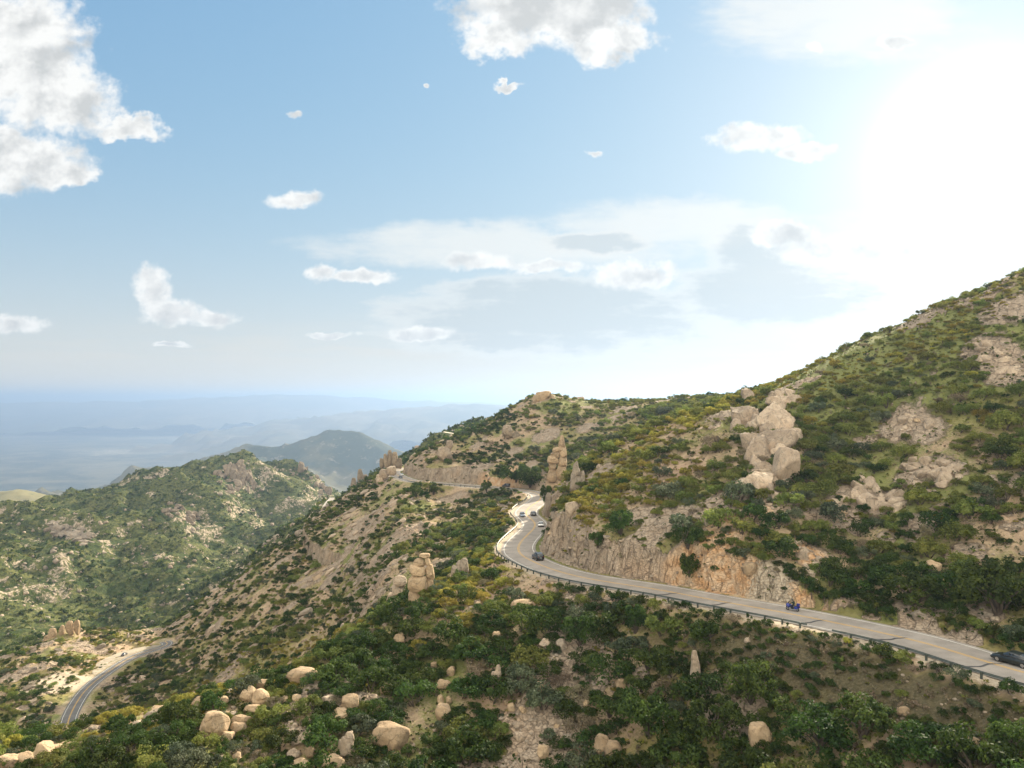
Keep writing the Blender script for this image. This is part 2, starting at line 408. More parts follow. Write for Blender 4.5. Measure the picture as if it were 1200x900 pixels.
# ------------------------------------------------------------------ near mountain
ROCKPATCH = [(880,490,4),(910,495,5),(892,540,4),(888,575,4),(893,598,3),(1090,555,5),(1066,560,3),(1060,497,5),(1085,505,4),(1155,407,5),(1170,420,5),(1185,436,5),(1000,585,5),(1035,590,4),(985,600,4),(948,650,4),(1010,520,3),(1075,620,4),(1110,600,3),(960,600,4),(1130,650,3),(700,555,5),(690,500,7),(720,490,7),(640,510,8),(560,545,8),(600,530,6),(530,590,8),(480,620,9),(450,650,10),(840,610,4),(790,600,4),(755,600,4),(1180,360,6)]
def near_masks():
    gxs = np.gradient(GZ, NS, axis=1); gys = np.gradient(GZ, NS, axis=0); sl = np.hypot(gxs, gys)
    rm = rough_mask(GX, GY)
    rock = np.maximum(sstep(1.0, 1.7, sl)*.7, sstep(.2, .4, rm)*.75)
    for u, v, rad in ROCKPATCH:
        c = hit(u, v)
        if c is not None: rock = np.maximum(rock, 1.1*np.exp(-((GX-c.x)**2+(GY-c.y)**2)/(rad*rad)))
    rock = np.maximum(rock, GCUT*1.0); rock = np.maximum(rock, GCUT2*.8)
    ss = fbm2(GX/14, GY/14, 77, 4, .6)
    grass = .42+.6*ss
    # smooth grassy fill bank below the guardrail
    bank = sstep(7, 8.5, GD+fbm2(GX/2, GY/2, 91, 2))*sstep(17.5, 14, GD+3*fbm2(GX/6, GY/6, 93, 3))*sstep(118, 100, GY)
    grass = np.maximum(grass, bank*.8); rock = rock*(1-bank*.9)
    # more dry yellow grass on spur and upper hill, carrying their warm light
    upper = sstep(-14, 10, GZ)*sstep(20, 60, GX)
    grass = grass+upper*.5
    p = hit(868, 668); q = hit(905, 690); r_ = hit(588, 560); l = hit(70, 800)
    orange = np.zeros_like(GZ)
    for c, rad, am in ((p, 15, 1.15), (q, 11, 1.0), (r_, 16, .8), (hit(930,655), 9, .9), (hit(820,675), 9, .7), (hit(835,690), 5, .7)):
        if c is not None: orange = np.maximum(orange, am*np.exp(-((GX-c.x)**2+(GY-c.y)**2)/(rad*rad)))
    ad = np.abs(GD); sand = sstep(8.6, 5.0, ad+fbm2(GX/3, GY/3, 88, 3)*1.4)*np.where(GD > 0, 1, .35)*.85
    sand = np.maximum(sand*.8, sstep(7.5, 4.4, np.abs(GD2)+fbm2(GX/4, GY/4, 95, 3)*1.5)*.4)
    if q is not None: sand = np.maximum(sand, .75*np.exp(-((GX-q.x)**2+(GY-q.y)**2)/30.))
    if l is not None: sand = np.maximum(sand, .9*np.exp(-((GX-l.x)**2+(GY-l.y)**2)/(18.**2)))
    bank_u = (GD < -4)*(GD > -8)*.95
    grass = np.maximum(grass, bank_u)
    global BANK
    BANK = bank
    return np.stack([rock, np.clip(grass, 0, 1), orange*np.maximum(.25, np.clip(rock, 0, 1)), sand], -1), sl
MASK, SLOPE = near_masks()
def build_near():
    V = np.stack([GX, GY, GZ], -1).copy()
    # break up the cut faces and crags sideways too, along the fall line
    st = sstep(.9, 1.8, SLOPE)[..., None]*(np.abs(GD) > 6.3)[..., None]
    f = np.stack([fbm3(GX/3.1, GY/3.1, GZ/2.0, 61, 4, .6), fbm3(GX/3.1, GY/3.1, GZ/2.0, 67, 4, .6), .5*fbm3(GX/2, GY/2, GZ/2, 69, 3)], -1)
    V += st*f*1.5
    edge = np.minimum.reduce([GX-NX0, NX1-GX, GY-NY0, NY1-GY]); V[..., 2] -= (edge < .8)*6
    me = np_mesh('mountain_terrain', V.reshape(-1, 3), grid_faces(len(gx), len(gy)))
    set_mask(me, MASK.reshape(-1, 4))
    a = me.attributes.new('bank', 'FLOAT', 'POINT'); a.data.foreach_set('value', BANK.astype(np.float32).ravel())
    o = link_obj('mountain_terrain', me, MAT_LAND); tag(o, 'shrub covered granite mountainside with the road cut along it', kind='structure')
def build_mid():
    gxs = np.gradient(MZ, MS, axis=1); gys = np.gradient(MZ, MS, axis=0); sl = np.hypot(gxs, gys)
    n = fbm2(MX/70, MY/70, 101, 5, .6)
    rock = np.maximum(sstep(.6, 1.2, sl)*.7, sstep(.0, .5, n)*.65)
    msk = np.stack([rock, .4+.5*fbm2(MX/90, MY/90, 7, 3), 0*n, sstep(10, 5, np.abs(MD))*1.0], -1)
    Fq = grid_faces(len(mx), len(my))
    V = np.stack([MX, MY, MZ], -1).reshape(-1, 3)
    inside = (V[:, 0] > NX0+MS) & (V[:, 0] < NX1-MS) & (V[:, 1] > NY0+MS) & (V[:, 1] < NY1-MS)
    keep = ~inside[Fq].all(1)
    V = V.copy(); V[inside, 2] -= 2.5
    me = np_mesh('valley_terrain', V, Fq[keep]); set_mask(me, msk.reshape(-1, 4))
    o = link_obj('valley_terrain', me, MAT_FAR); tag(o, 'scrubby valley and hills beyond the mountain road', kind='structure')
build_near(); build_mid()

# ------------------------------------------------------------------ far ridges and the plain
def far_land_mat(name, a, b_, rock, s=1.0):
    m, nt, b = new_mat(name, .95, .05); p = coords(nt)
    n1 = noise(nt, p, .0016*s, 6, .62); n2 = noise(nt, p, .012*s, 5, .7)
    c = mixc(nt, n1.ss(.4, .6), a, b_); c = mixc(nt, n2.ss(.55, .7)*.6, c, rock)
    link(nt, c, b.inputs['Base Color']); return m
def ridge(name, label, pts, depth, slope_, res, amp, mat, base, seed):
    """a long hill: crest through points (column, row, distance), falling to base both ways"""
    c = np.array([P(*q) for q in pts]); lo = c.min(0); hi = c.max(0)
    xs = np.arange(lo[0]-depth, hi[0]+depth, res); ys = np.arange(lo[1]-depth, hi[1]+depth, res)
    X, Y = np.meshgrid(xs, ys); best = np.full(X.shape, -1e9)
    L = resample(c, res*.7, 1)
    for q in L:
        dd = np.hypot(X-q[0], Y-q[1]); best = np.maximum(best, q[2]-dd*slope_)
    sc = depth/5
    low_ = sstep(0, depth*.25, c[:, 2].max()-best)
    Z = best+amp*(fbm2(X/sc, Y/sc, seed, 6, .55, True)-.35)*(.35+low_)
    Z = np.maximum(Z, base-5)
    me = np_mesh(name, np.stack([X, Y, Z], -1).reshape(-1, 3), grid_faces(len(xs), len(ys)))
    o = link_obj(name, me, mat); tag(o, label, kind='structure')
PLAIN = -1150.
M_R1 = far_land_mat('ridge_scrub', (.045, .055, .03), (.12, .11, .06), (.3, .25, .19))
M_R2 = far_land_mat('mountain_far', (.09, .09, .06), (.16, .14, .1), (.25, .21, .17), .1)
ridge('hills', 'blue hazy ridge beyond the green hill', [(-60,590,5200),(60,574,5400),(130,557,5600),(200,543,5700),(260,526,5900),(330,518,6000),(362,508,6050),(400,497,6100),(440,512,6050),(480,545,5900),(540,580,5800)], 2600, .5, 26, 150, M_R1, PLAIN, 201)
ridge('hills', 'low hill in sunlight at the left edge', [(-80,594,3000),(-30,577,2900),(15,570,2850),(38,578,2800)], 900, .4, 20, 60, far_land_mat('dry_hill', (.2, .18, .09), (.26, .23, .12), (.1, .105, .05), 3), PLAIN, 207)
ridge('mountains', 'pale mountain range on the horizon', [(-100,474,30000),(60,471,30000),(160,470,30000),(250,465,29000),(330,461.5,28000),(380,463,28000),(440,467,28500),(520,470,29000),(700,474,30000)], 6000, .16, 200, 260, M_R2, PLAIN, 211)
ridge('mountains', 'long faint blue ridge across the plain', [(380,486,18000),(440,480,17500),(500,476,17000),(560,470,16500),(590,475,16500),(660,478,17000),(760,484,18000)], 3600, .18, 160, 260, M_R2, PLAIN, 213)
def build_plain():
    m, nt, b = new_mat('desert_plain', .95, .05); p = coords(nt)
    n1 = noise(nt, p, .00022, 6, .6); n2 = noise(nt, p, .0012, 5, .65); n3 = noise(nt, p, .006, 4, .7)
    c = mixc(nt, n2.ss(.4, .62), (.05, .06, .045), (.14, .13, .085)); c = mixc(nt, n3.ss(.5, .66)*.6, c, (.16, .14, .1))  # dark near scrub also stands in for cloud shadow on the plain
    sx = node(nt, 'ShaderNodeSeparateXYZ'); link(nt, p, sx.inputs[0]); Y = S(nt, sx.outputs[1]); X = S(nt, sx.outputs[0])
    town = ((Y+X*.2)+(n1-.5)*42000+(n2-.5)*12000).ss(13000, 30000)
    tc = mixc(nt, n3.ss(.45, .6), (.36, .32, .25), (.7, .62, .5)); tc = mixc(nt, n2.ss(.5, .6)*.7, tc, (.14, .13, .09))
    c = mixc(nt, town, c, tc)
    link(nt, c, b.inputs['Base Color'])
    n = 60; xs = np.linspace(-78000, 78000, n); ys = np.linspace(-1500, 78000, n); X_, Y_ = np.meshgrid(xs, ys)
    me = np_mesh('ground', np.stack([X_, Y_, np.full_like(X_, PLAIN)], -1).reshape(-1, 3), grid_faces(n, n))
    o = link_obj('ground', me, m); tag(o, 'wide desert plain with a pale town far off', kind='structure')
build_plain()
# ------------------------------------------------------------------ roads
def asphalt(name, col, line_wear=.3):
    m, nt, b = new_mat(name, .85, .25); p = coords(nt)
    n1 = noise(nt, p, .25, 5, .6); n2 = noise(nt, p, 9, 3, .7); n3 = noise(nt, p, 1.4, 4, .7)
    c = mixc(nt, n1.ss(.35, .65), [x*.82 for x in col], [x*1.15 for x in col]); c = mixc(nt, noise(nt, p, .07, 4, .65).ss(.5, .62)*.3, c, [x*.7 for x in col]); c = mixc(nt, n3.ss(.55, .7)*.35, c, [x*.62 for x in col])
    c = mixc(nt, (n2-.35)*.5, c, [x*1.35 for x in col]); link(nt, c, b.inputs['Base Color']); bump(nt, b, n2, .25, .02)
    return m
def worn_paint(name, col, under, wear=.5):
    m, nt, b = new_mat(name, .7, .3); p = coords(nt)
    w = noise(nt, p, 3.5, 5, .75).ss(wear, wear+.12)
    link(nt, mixc(nt, w, col, under), b.inputs['Base Color']); return m
ASPH = (.27, .24, .21)
MAT_ROAD = asphalt('asphalt', ASPH); MAT_YEL = worn_paint('yellow_paint', (.55, .33, .08), ASPH, .56); MAT_WHT = worn_paint('white_paint', (.72, .7, .64), ASPH, .6)
MAT_TAR = flat_mat('tar', (.05, .047, .044), .6, var=.3)
def strip(line, offs, dz, s0=0, s1=None, step=1, crown=.0):
    t, n = frame(line); L = line[s0:s1:step]; N = n[s0:s1:step]
    V = np.stack([np.stack([L[:, 0]+N[:, 0]*o, L[:, 1]+N[:, 1]*o, L[:, 2]+dz-crown*abs(o)], -1) for o in offs], 1)
    return V.reshape(-1, 3), grid_faces(len(offs), len(L))
def build_road(line, half, name, label, mat, centre=True, edge=True):
    V, Fq = strip(line, np.linspace(half, -half, 9), .03, crown=.012)
    o = link_obj(name, np_mesh(name, V, Fq), mat); tag(o, label, kind='structure')
    if centre:
        for q in (.16, -.16):
            V, Fq = strip(line, (q+.075, q-.075), .036); link_obj('yellow_line', np_mesh('yellow_line', V, Fq), MAT_YEL, o)
    if edge:
        for q in (half-.75, -half+.75):
            V, Fq = strip(line, (q+.065, q-.065), .038, crown=.012); link_obj('white_line', np_mesh('white_line', V, Fq), MAT_WHT, o)
    return o
ROADO = build_road(road, 4.5, 'road', 'grey two lane mountain road with double yellow line', MAT_ROAD)
LOWO = build_road(low, 3.2, 'road', 'lower stretch of the highway deep in the valley', asphalt('old_asphalt', (.13, .125, .12)))
# the wide pull-out beside the lower road
def pullout():
    i0 = int(np.argmin(np.hypot(low[:, 0]-P(120,792,350)[0], low[:, 1]-350))); i1 = i0+62; t, n = frame(low); rows = []
    L = low[i0:i1]; N = n[i0:i1]; k = len(L); w = 9*np.sin(np.linspace(0, math.pi, k))**.7
    V = np.stack([np.stack([L[:, 0]+N[:, 0]*(4.2+w*a), L[:, 1]+N[:, 1]*(4.2+w*a), L[:, 2]-.03+0*w], -1) for a in (1, .66, .33, 0)], 1).reshape(-1, 3)
    o = link_obj('gravel_pullout', np_mesh('gravel_pullout', V, grid_faces(4, k)), asphalt('pale_gravel', (.31, .265, .2))); tag(o, 'pale gravel pull-out beside the lower road', kind='structure')
pullout()
build_road(spur, 3.8, 'road', 'short piece of road showing on the ridge shoulder', MAT_ROAD, False, True)
build_road(rroad, 5.0, 'road', 'pale road bend high on the far ridge', asphalt('sunlit_asphalt', (.5, .44, .36)), False, False)  # far road coloured paler to carry the sunlight on it
def px_of(p): return 600+F*p[0]/p[1], 468-F*p[2]/p[1]
ROADPX = np.array([px_of(p) for p in road])
def station(u, v):
    return int(np.argmin((ROADPX[:, 0]-u)**2+(ROADPX[:, 1]-v)**2))
RT, RN = frame(road)
def on_road(i, off, dz=.03):
    return Vector((road[i, 0]+RN[i, 0]*off, road[i, 1]+RN[i, 1]*off, road[i, 2]+dz-.012*abs(off)))
for u, v, sk in ((963,729,1.6),(1060,748,1.9),(1162,772,.9),(796,695,2.2),(853,706,1.9)):   # sealed cracks across the lanes
    i = station(u, v); V = []
    for o in np.linspace(4.2, -4.2, 15):
        q = on_road(i, o, .041); w = Vector((RT[i, 0], RT[i, 1], 0)); a = q+w*(o*.18*sk+.15*math.sin(o*2.1)+random.uniform(-.08, .08))
        V += [a-w*.16, a+w*.16]
    z = [(*p,) for p in V]; link_obj('tar_seam', np_mesh('tar_seam', z, grid_faces(2, 15)), MAT_TAR, ROADO)

# ------------------------------------------------------------------ guardrails
MAT_RAIL = flat_mat('rail_steel', (.12, .14, .13), .5, .4, var=.3, scale=.8); MAT_POST = flat_mat('rail_post', (.05, .062, .052), .8, var=.3)
def guardrail(i0, i1, off, label, post_step=3.8, pale=False):
    root = empty('guardrail', on_road(i0, off)); tag(root, label, 'guardrail', 'guardrails along the road edge')
    inv = Vector(root.location)
    prof = [(.0, .78), (.05, .74), (.05, .68), (.0, .63), (.05, .58), (.05, .52), (.0, .47)]
    L = road[i0:i1]; N = RN[i0:i1]; V = []
    for p, n in zip(L, N):
        for dx, h in prof: V.append((p[0]+n[0]*(off-dx)-inv.x, p[1]+n[1]*(off-dx)-inv.y, p[2]+h-inv.z))
        for dx, h in reversed(prof): V.append((p[0]+n[0]*(off-dx+.025)-inv.x, p[1]+n[1]*(off-dx+.025)-inv.y, p[2]+h-inv.z))
    k = 2*len(prof); m = len(L); fs = []
    for a in range(m-1):
        for b in range(k): fs.append((a*k+b, a*k+(b+1) % k, (a+1)*k+(b+1) % k, (a+1)*k+b))
    link_obj('rail', np_mesh('rail', V, fs, False), MAT_RAIL, root)
    bm = bmesh.new(); bmesh.ops.create_cube(bm, size=1); bmesh.ops.scale(bm, vec=(.2, .24, 1.35), verts=bm.verts); bmesh.ops.translate(bm, vec=(0, 0, .155), verts=bm.verts)
    bmesh.ops.bevel(bm, geom=[e for e in bm.edges], offset=.02, affect='EDGES'); pm = bpy.data.meshes.new('post'); bm.to_mesh(pm); bm.free(); pm.materials.append(MAT_POST)
    for q in np.arange(1, m-1, post_step):
        j = i0+int(round(q)); p = on_road(j, off+.16, 0)-inv
        po = bpy.data.objects.new('post', pm); COL.objects.link(po); po.parent = root; po.location = p; po.rotation_euler = (0, 0, math.atan2(RT[j, 1], RT[j, 0]))
    return root
sA = station(990, 732); sB = station(598, 601.5); sC = station(612, 591)
guardrail(2, sA-1, 5.75, 'dark steel guardrail on posts running out at the lower road corner below the black car', 3.0)
guardrail(sA+2, sB, 5.6, 'long dark guardrail curving round the outside of the S bend', 3.0)
guardrail(sB+6, station(634, 580), 5.5, 'short guardrail on the last bend behind the S curve', 3.8)
guardrail(station(600,574), station(487,564.5), 5.6, 'distant pale guardrail below the pink road cut', 3.8)
# ------------------------------------------------------------------ vehicles
MAT_GLASS = flat_mat('car_glass', (.02, .025, .03), .08, spec=.8, var=.1); MAT_TYRE = flat_mat('tyre_rubber', (.02, .02, .02), .85)
MAT_RIM = flat_mat('rim_metal', (.45, .45, .46), .3, .9); MAT_LAMP = flat_mat('headlight_glass', (.75, .75, .72), .15); MAT_TAIL = flat_mat('taillight_glass', (.35, .015, .012), .2)
MAT_TRIM = flat_mat('black_trim', (.03, .03, .032), .6); MAT_PLATE = flat_mat('plate_metal', (.6, .6, .58), .5)
def paint(name, col): return flat_mat(name, col, .3, .1, .5, .06, 2, .35)
def loft(sections):
    """closed body from cross sections, each a list of points"""
    k = len(sections[0]); V = [p for s in sections for p in s]; fs = []
    for a in range(len(sections)-1):
        for b in range(k): fs.append((a*k+b, a*k+(b+1) % k, (a+1)*k+(b+1) % k, (a+1)*k+b))
    me = bpy.data.meshes.new('loft'); me.from_pydata(V, [], fs+[tuple(range(k))[::-1], tuple(range((len(sections)-1)*k, len(sections)*k))]); me.update()
    bm = bmesh.new(); bm.from_mesh(me); bmesh.ops.recalc_face_normals(bm, faces=bm.faces); bm.to_mesh(me); bm.free()
    return me
def xsec(x, zb, zt, wb, wt, r=.12):
    return [(x, -wb+r*.5, zb), (x, -wb, zb+r), (x, -(wb*.4+wt*.6)-.02, zb+(zt-zb)*.6), (x, -wt, zt-r*.7), (x, -wt+r, zt), (x, wt-r, zt), (x, wt, zt-r*.7), (x, (wb*.4+wt*.6)+.02, zb+(zt-zb)*.6), (x, wb, zb+r), (x, wb-r*.5, zb)]
def cyl(r, w, seg=20, r2=None):
    bm = bmesh.new(); bmesh.ops.create_cone(bm, cap_ends=True, segments=seg, radius1=r, radius2=r2 or r, depth=w); bmesh.ops.rotate(bm, matrix=Matrix.Rotation(R(90), 3, 'X'), verts=bm.verts)
    bmesh.ops.bevel(bm, geom=[e for e in bm.edges if len(e.link_faces) == 2 and e.calc_face_angle() > 1], offset=min(r, w)*.18, segments=2, affect='EDGES')
    me = bpy.data.meshes.new('cyl'); bm.to_mesh(me); bm.free(); return me
def box(sx, sy, sz, bev=.03, loc=(0, 0, 0)):
    bm = bmesh.new(); bmesh.ops.create_cube(bm, size=1); bmesh.ops.scale(bm, vec=(sx, sy, sz), verts=bm.verts); bmesh.ops.bevel(bm, geom=list(bm.edges), offset=bev, segments=2, affect='EDGES'); bmesh.ops.translate(bm, vec=loc, verts=bm.verts)
    me = bpy.data.meshes.new('box'); bm.to_mesh(me); bm.free(); return me
def make_car(kind, col, label, name='car', group=None):
    """+x is the front"""
    root = empty(name); tag(root, label, kind, group); pm = paint(kind+'_paint', col)
    if kind == 'car':
        body = [(-2.32,.42,.78,.78,.74),(-2.2,.3,.92,.86,.8),(-1.5,.22,.96,.9,.86),(-.2,.2,.93,.91,.87),(1.0,.2,.9,.9,.85),(1.7,.22,.8,.88,.78),(2.15,.28,.7,.82,.7),(2.34,.36,.58,.7,.6)]
        cab = [(-1.75,.9,.97,.8,.72),(-1.05,.9,1.38,.83,.62),(-.1,.9,1.44,.84,.62),(.35,.88,1.4,.84,.62),(1.15,.84,.93,.8,.7)]
        roof = [(-1.0,1.38,1.405,.6,.56),(-.1,1.43,1.465,.6,.58),(.34,1.39,1.425,.6,.56)]; wr, wx = .33, (1.4, -1.38); tz, hz = .74, .62; bx0, bx1 = -2.33, 2.34
    else:
        body = [(-2.3,.5,1.0,.8,.78),(-2.22,.38,1.1,.9,.86),(-1.4,.3,1.12,.94,.9),(0,.28,1.1,.94,.9),(1.1,.28,1.08,.93,.88),(1.8,.3,1.0,.92,.84),(2.2,.36,.92,.86,.76),(2.34,.45,.76,.76,.66)]
        cab = [(-2.2,1.06,1.1,.82,.8),(-2.0,1.06,1.68,.84,.7),(-.4,1.06,1.76,.86,.72),(.45,1.05,1.72,.86,.7),(1.2,1.02,1.1,.82,.74)]
        roof = [(-2.0,1.68,1.71,.68,.64),(-.4,1.75,1.79,.7,.67),(.44,1.71,1.745,.68,.64)]; wr, wx = .39, (1.42, -1.38); tz, hz = .95, .78; bx0, bx1 = -2.31, 2.34
    b = link_obj('body', loft([xsec(*s) for s in body]), pm, root, True)
    link_obj('window', loft([xsec(*s, r=.06) for s in cab]), MAT_GLASS, root, True)
    rf = link_obj('roof', loft([xsec(*s, r=.012) for s in roof]), pm, root)
    for s in (-1, 1):                                               # pillars between the windows
        for x in (-.35, .0 if kind == 'car' else -1.3):
            pl = link_obj('pillar', box(.09, .06, .46 if kind == 'car' else .6, .01, (x, s*(.745 if kind == 'car' else .79), 1.15 if kind == 'car' else 1.38)), pm, root)
    wm = cyl(wr, .22); rm = cyl(wr*.62, .05); wm.materials.append(MAT_TYRE); rm.materials.append(MAT_RIM)
    for x in wx:
        for s in (-1, 1):
            w = link_obj('wheel', wm, None, root); w.location = (x, s*.8, wr)
            r = link_obj('rim', rm, None, w); r.location = (0, s*.1, 0)
    hl = box(.14, .34, .13, .03); tl = box(.1, .26, .22 if kind != 'car' else .14, .03)
    hl.materials.append(MAT_LAMP); tl.materials.append(MAT_TAIL)
    for s in (-1, 1):
        q = link_obj('headlight', hl, None, root); q.location = (bx1-.13, s*.52, hz)
        q = link_obj('taillight', tl, None, root); q.location = (bx0+.06, s*.62, tz)
        q = link_obj('mirror', box(.14, .2, .13, .03), pm, root); q.location = (.75, s*(.98 if kind == 'car' else 1.02), .98 if kind == 'car' else 1.15)
    q = link_obj('bumper', box(.14, 1.5, .2, .04), MAT_TRIM, root); q.location = (bx0+.05, 0, .42)
    q = link_obj('bumper', box(.14, 1.3, .16, .04), MAT_TRIM, root); q.location = (bx1-.1, 0, .36)
    q = link_obj('number_plate', box(.03, .32, .15, .008), MAT_PLATE, root); q.location = (bx0-.025, 0, .72)
    return root
def put(o, i, off, rev=False, dz=.03):
    p = on_road(i, off, dz); o.location = p; a = math.atan2(RT[i, 1], RT[i, 0])+(math.pi if rev else 0)
    t = (road[min(i+3, len(road)-1), 2]-road[max(i-3, 0), 2])/6.
    o.rotation_euler = (0, -math.atan(t)*(-1 if rev else 1), a)
def find(u, off, lo=0, hi=None):
    """station whose point at this offset stands at a column of the photo"""
    js = range(lo, hi or len(road)); return min(js, key=lambda j: abs(px_of(on_road(j, off))[0]-u))
G = 'cars and vans driving the mountain road'
nose = find(1172, -2.1, 0, station(1000, 734))
put(make_car('car', (.012, .016, .016), 'black car by the cliff, nearest of all, only its front in view', 'car', G), nose-2, -2.1)
put(make_car('suv', (.01, .013, .017), 'dark suv driving away at the tight corner of the S bend', 'suv', G), station(623, 653), -1.9)
put(make_car('car', (.75, .75, .73), 'white car on the S bend, driving away beside the cliff ahead of the dark suv', 'car', G), station(628, 617), -2.0)
put(make_car('car', (.16, .2, .26), 'blue grey car coming down the lane by the guardrail on the upper S bend', 'car', G), station(619, 605), 2.0, True)
put(make_car('car', (.06, .06, .065), 'dark grey car farthest up the S bend, close under the cliff', 'car', G), station(620, 602), -2.1)
put(make_car('car', (.05, .055, .06), 'tiny dark car on the far bend beside the boulders', 'car', G), station(473, 560.5), 1.9, True)
put(make_car('car', (.7, .7, .68), 'tiny white car going over the brow of the far bend', 'car', G), station(467, 557.5), -1.9)
c = make_car('car', (.03, .03, .032), 'dark car parked on the pale pull-out of the lower valley road', 'parked_car', G)
j = int(np.argmin((low[:, 0]-P(157, 768, 385)[0])**2+(low[:, 1]-385)**2)); lt, ln = frame(low)
c.location = (low[j, 0]+ln[j, 0]*6.5, low[j, 1]+ln[j, 1]*6.5, low[j, 2]+.0); c.rotation_euler = (0, 0, math.atan2(lt[j, 1], lt[j, 0])+.15)
# a parked vehicle below the pink cut
c = make_car('suv', (.03, .03, .03), 'dark suv parked at the foot of the pink road cut', 'parked_car', G); put(c, station(584, 572), -6.0)

def tube_mesh(pts, rad, seg=8):
    me = bpy.data.meshes.new('tube'); V, fs = [], []; pts = [Vector(p) for p in pts]; n = len(pts)
    rad = rad if isinstance(rad, (list, tuple)) else [rad]*n
    for i, p in enumerate(pts):
        d = (pts[min(i+1, n-1)]-pts[max(i-1, 0)]).normalized(); a = d.orthogonal().normalized(); b = d.cross(a)
        for k in range(seg):
            t = 2*math.pi*k/seg; V.append(p+(a*math.cos(t)+b*math.sin(t))*rad[i])
    for i in range(n-1):
        for k in range(seg): fs.append((i*seg+k, i*seg+(k+1) % seg, (i+1)*seg+(k+1) % seg, (i+1)*seg+k))
    me.from_pydata(V, [], fs+[tuple(range(seg))[::-1], tuple(range((n-1)*seg, n*seg))]); me.update(); return me
def make_motorcycle():
    root = empty('motorcycle'); tag(root, 'blue touring motorcycle with panniers ridden along the lane by the cliff', 'motorcycle')
    blue = paint('motorcycle_paint', (.02, .035, .24)); dark = flat_mat('engine_metal', (.08, .08, .085), .4, .7)
    tm = bpy.data.meshes.new('tyre'); bm = bmesh.new()
    ring = [[bm.verts.new(((.24+.075*math.cos(b))*math.cos(a), .075*math.sin(b), (.24+.075*math.cos(b))*math.sin(a))) for b in np.linspace(0, 2*math.pi, 9)[:-1]] for a in np.linspace(0, 2*math.pi, 25)[:-1]]
    for i in range(24):
        for k in range(8): bm.faces.new((ring[i][k], ring[(i+1) % 24][k], ring[(i+1) % 24][(k+1) % 8], ring[i][(k+1) % 8]))
    bm.to_mesh(tm); bm.free(); tm.materials.append(MAT_TYRE); rm = cyl(.2, .05); rm.materials.append(MAT_RIM)
    for x in (.82, -.8):
        w = link_obj('wheel', tm, None, root, True); w.location = (x, 0, .315); link_obj('rim', rm, None, w)
    link_obj('engine', box(.55, .36, .4, .08, (.05, 0, .45)), dark, root)
    link_obj('fuel_tank', loft([xsec(-.1, .68, .86, .14, .1, .05), xsec(.15, .66, .95, .19, .14, .06), xsec(.45, .7, .92, .17, .12, .06)]), blue, root, True)
    link_obj('fairing', loft([xsec(.4, .5, .95, .28, .2, .08), xsec(.7, .55, 1.12, .34, .22, .08), xsec(.95, .72, 1.02, .22, .14, .06)]), blue, root, True)
    link_obj('windscreen', loft([xsec(.62, 1.08, 1.12, .22, .2, .02), xsec(.5, 1.3, 1.42, .2, .16, .03)]), MAT_GLASS, root)
    link_obj('seat', box(.75, .34, .14, .05, (-.4, 0, .8)), MAT_TRIM, root)
    for s in (-1, 1):
        link_obj('pannier', box(.58, .24, .4, .07, (-.78, s*.35, .62)), blue, root)
        link_obj('fork', tube_mesh([(.82, s*.09, .315), (.55, s*.1, .95)], .03), MAT_RIM, root)
        link_obj('exhaust', tube_mesh([(.2, s*.2, .3), (-.3, s*.22, .27), (-1.0, s*.24, .3)], [.03, .045, .05]), MAT_RIM, root)
    link_obj('top_case', box(.42, .5, .36, .08, (-1.0, 0, 1.08)), blue, root)
    link_obj('handlebar', tube_mesh([(.25, .4, 1.02), (.4, .26, 1.04), (.5, 0, 1.0), (.4, -.26, 1.04), (.25, -.4, 1.02)], .016), MAT_TRIM, root)
    q = link_obj('headlight', box(.08, .24, .14, .03, (.96, 0, .87)), MAT_LAMP, root); q = link_obj('taillight', box(.05, .3, .08, .02, (-1.2, 0, .86)), MAT_TAIL, root)
    return root
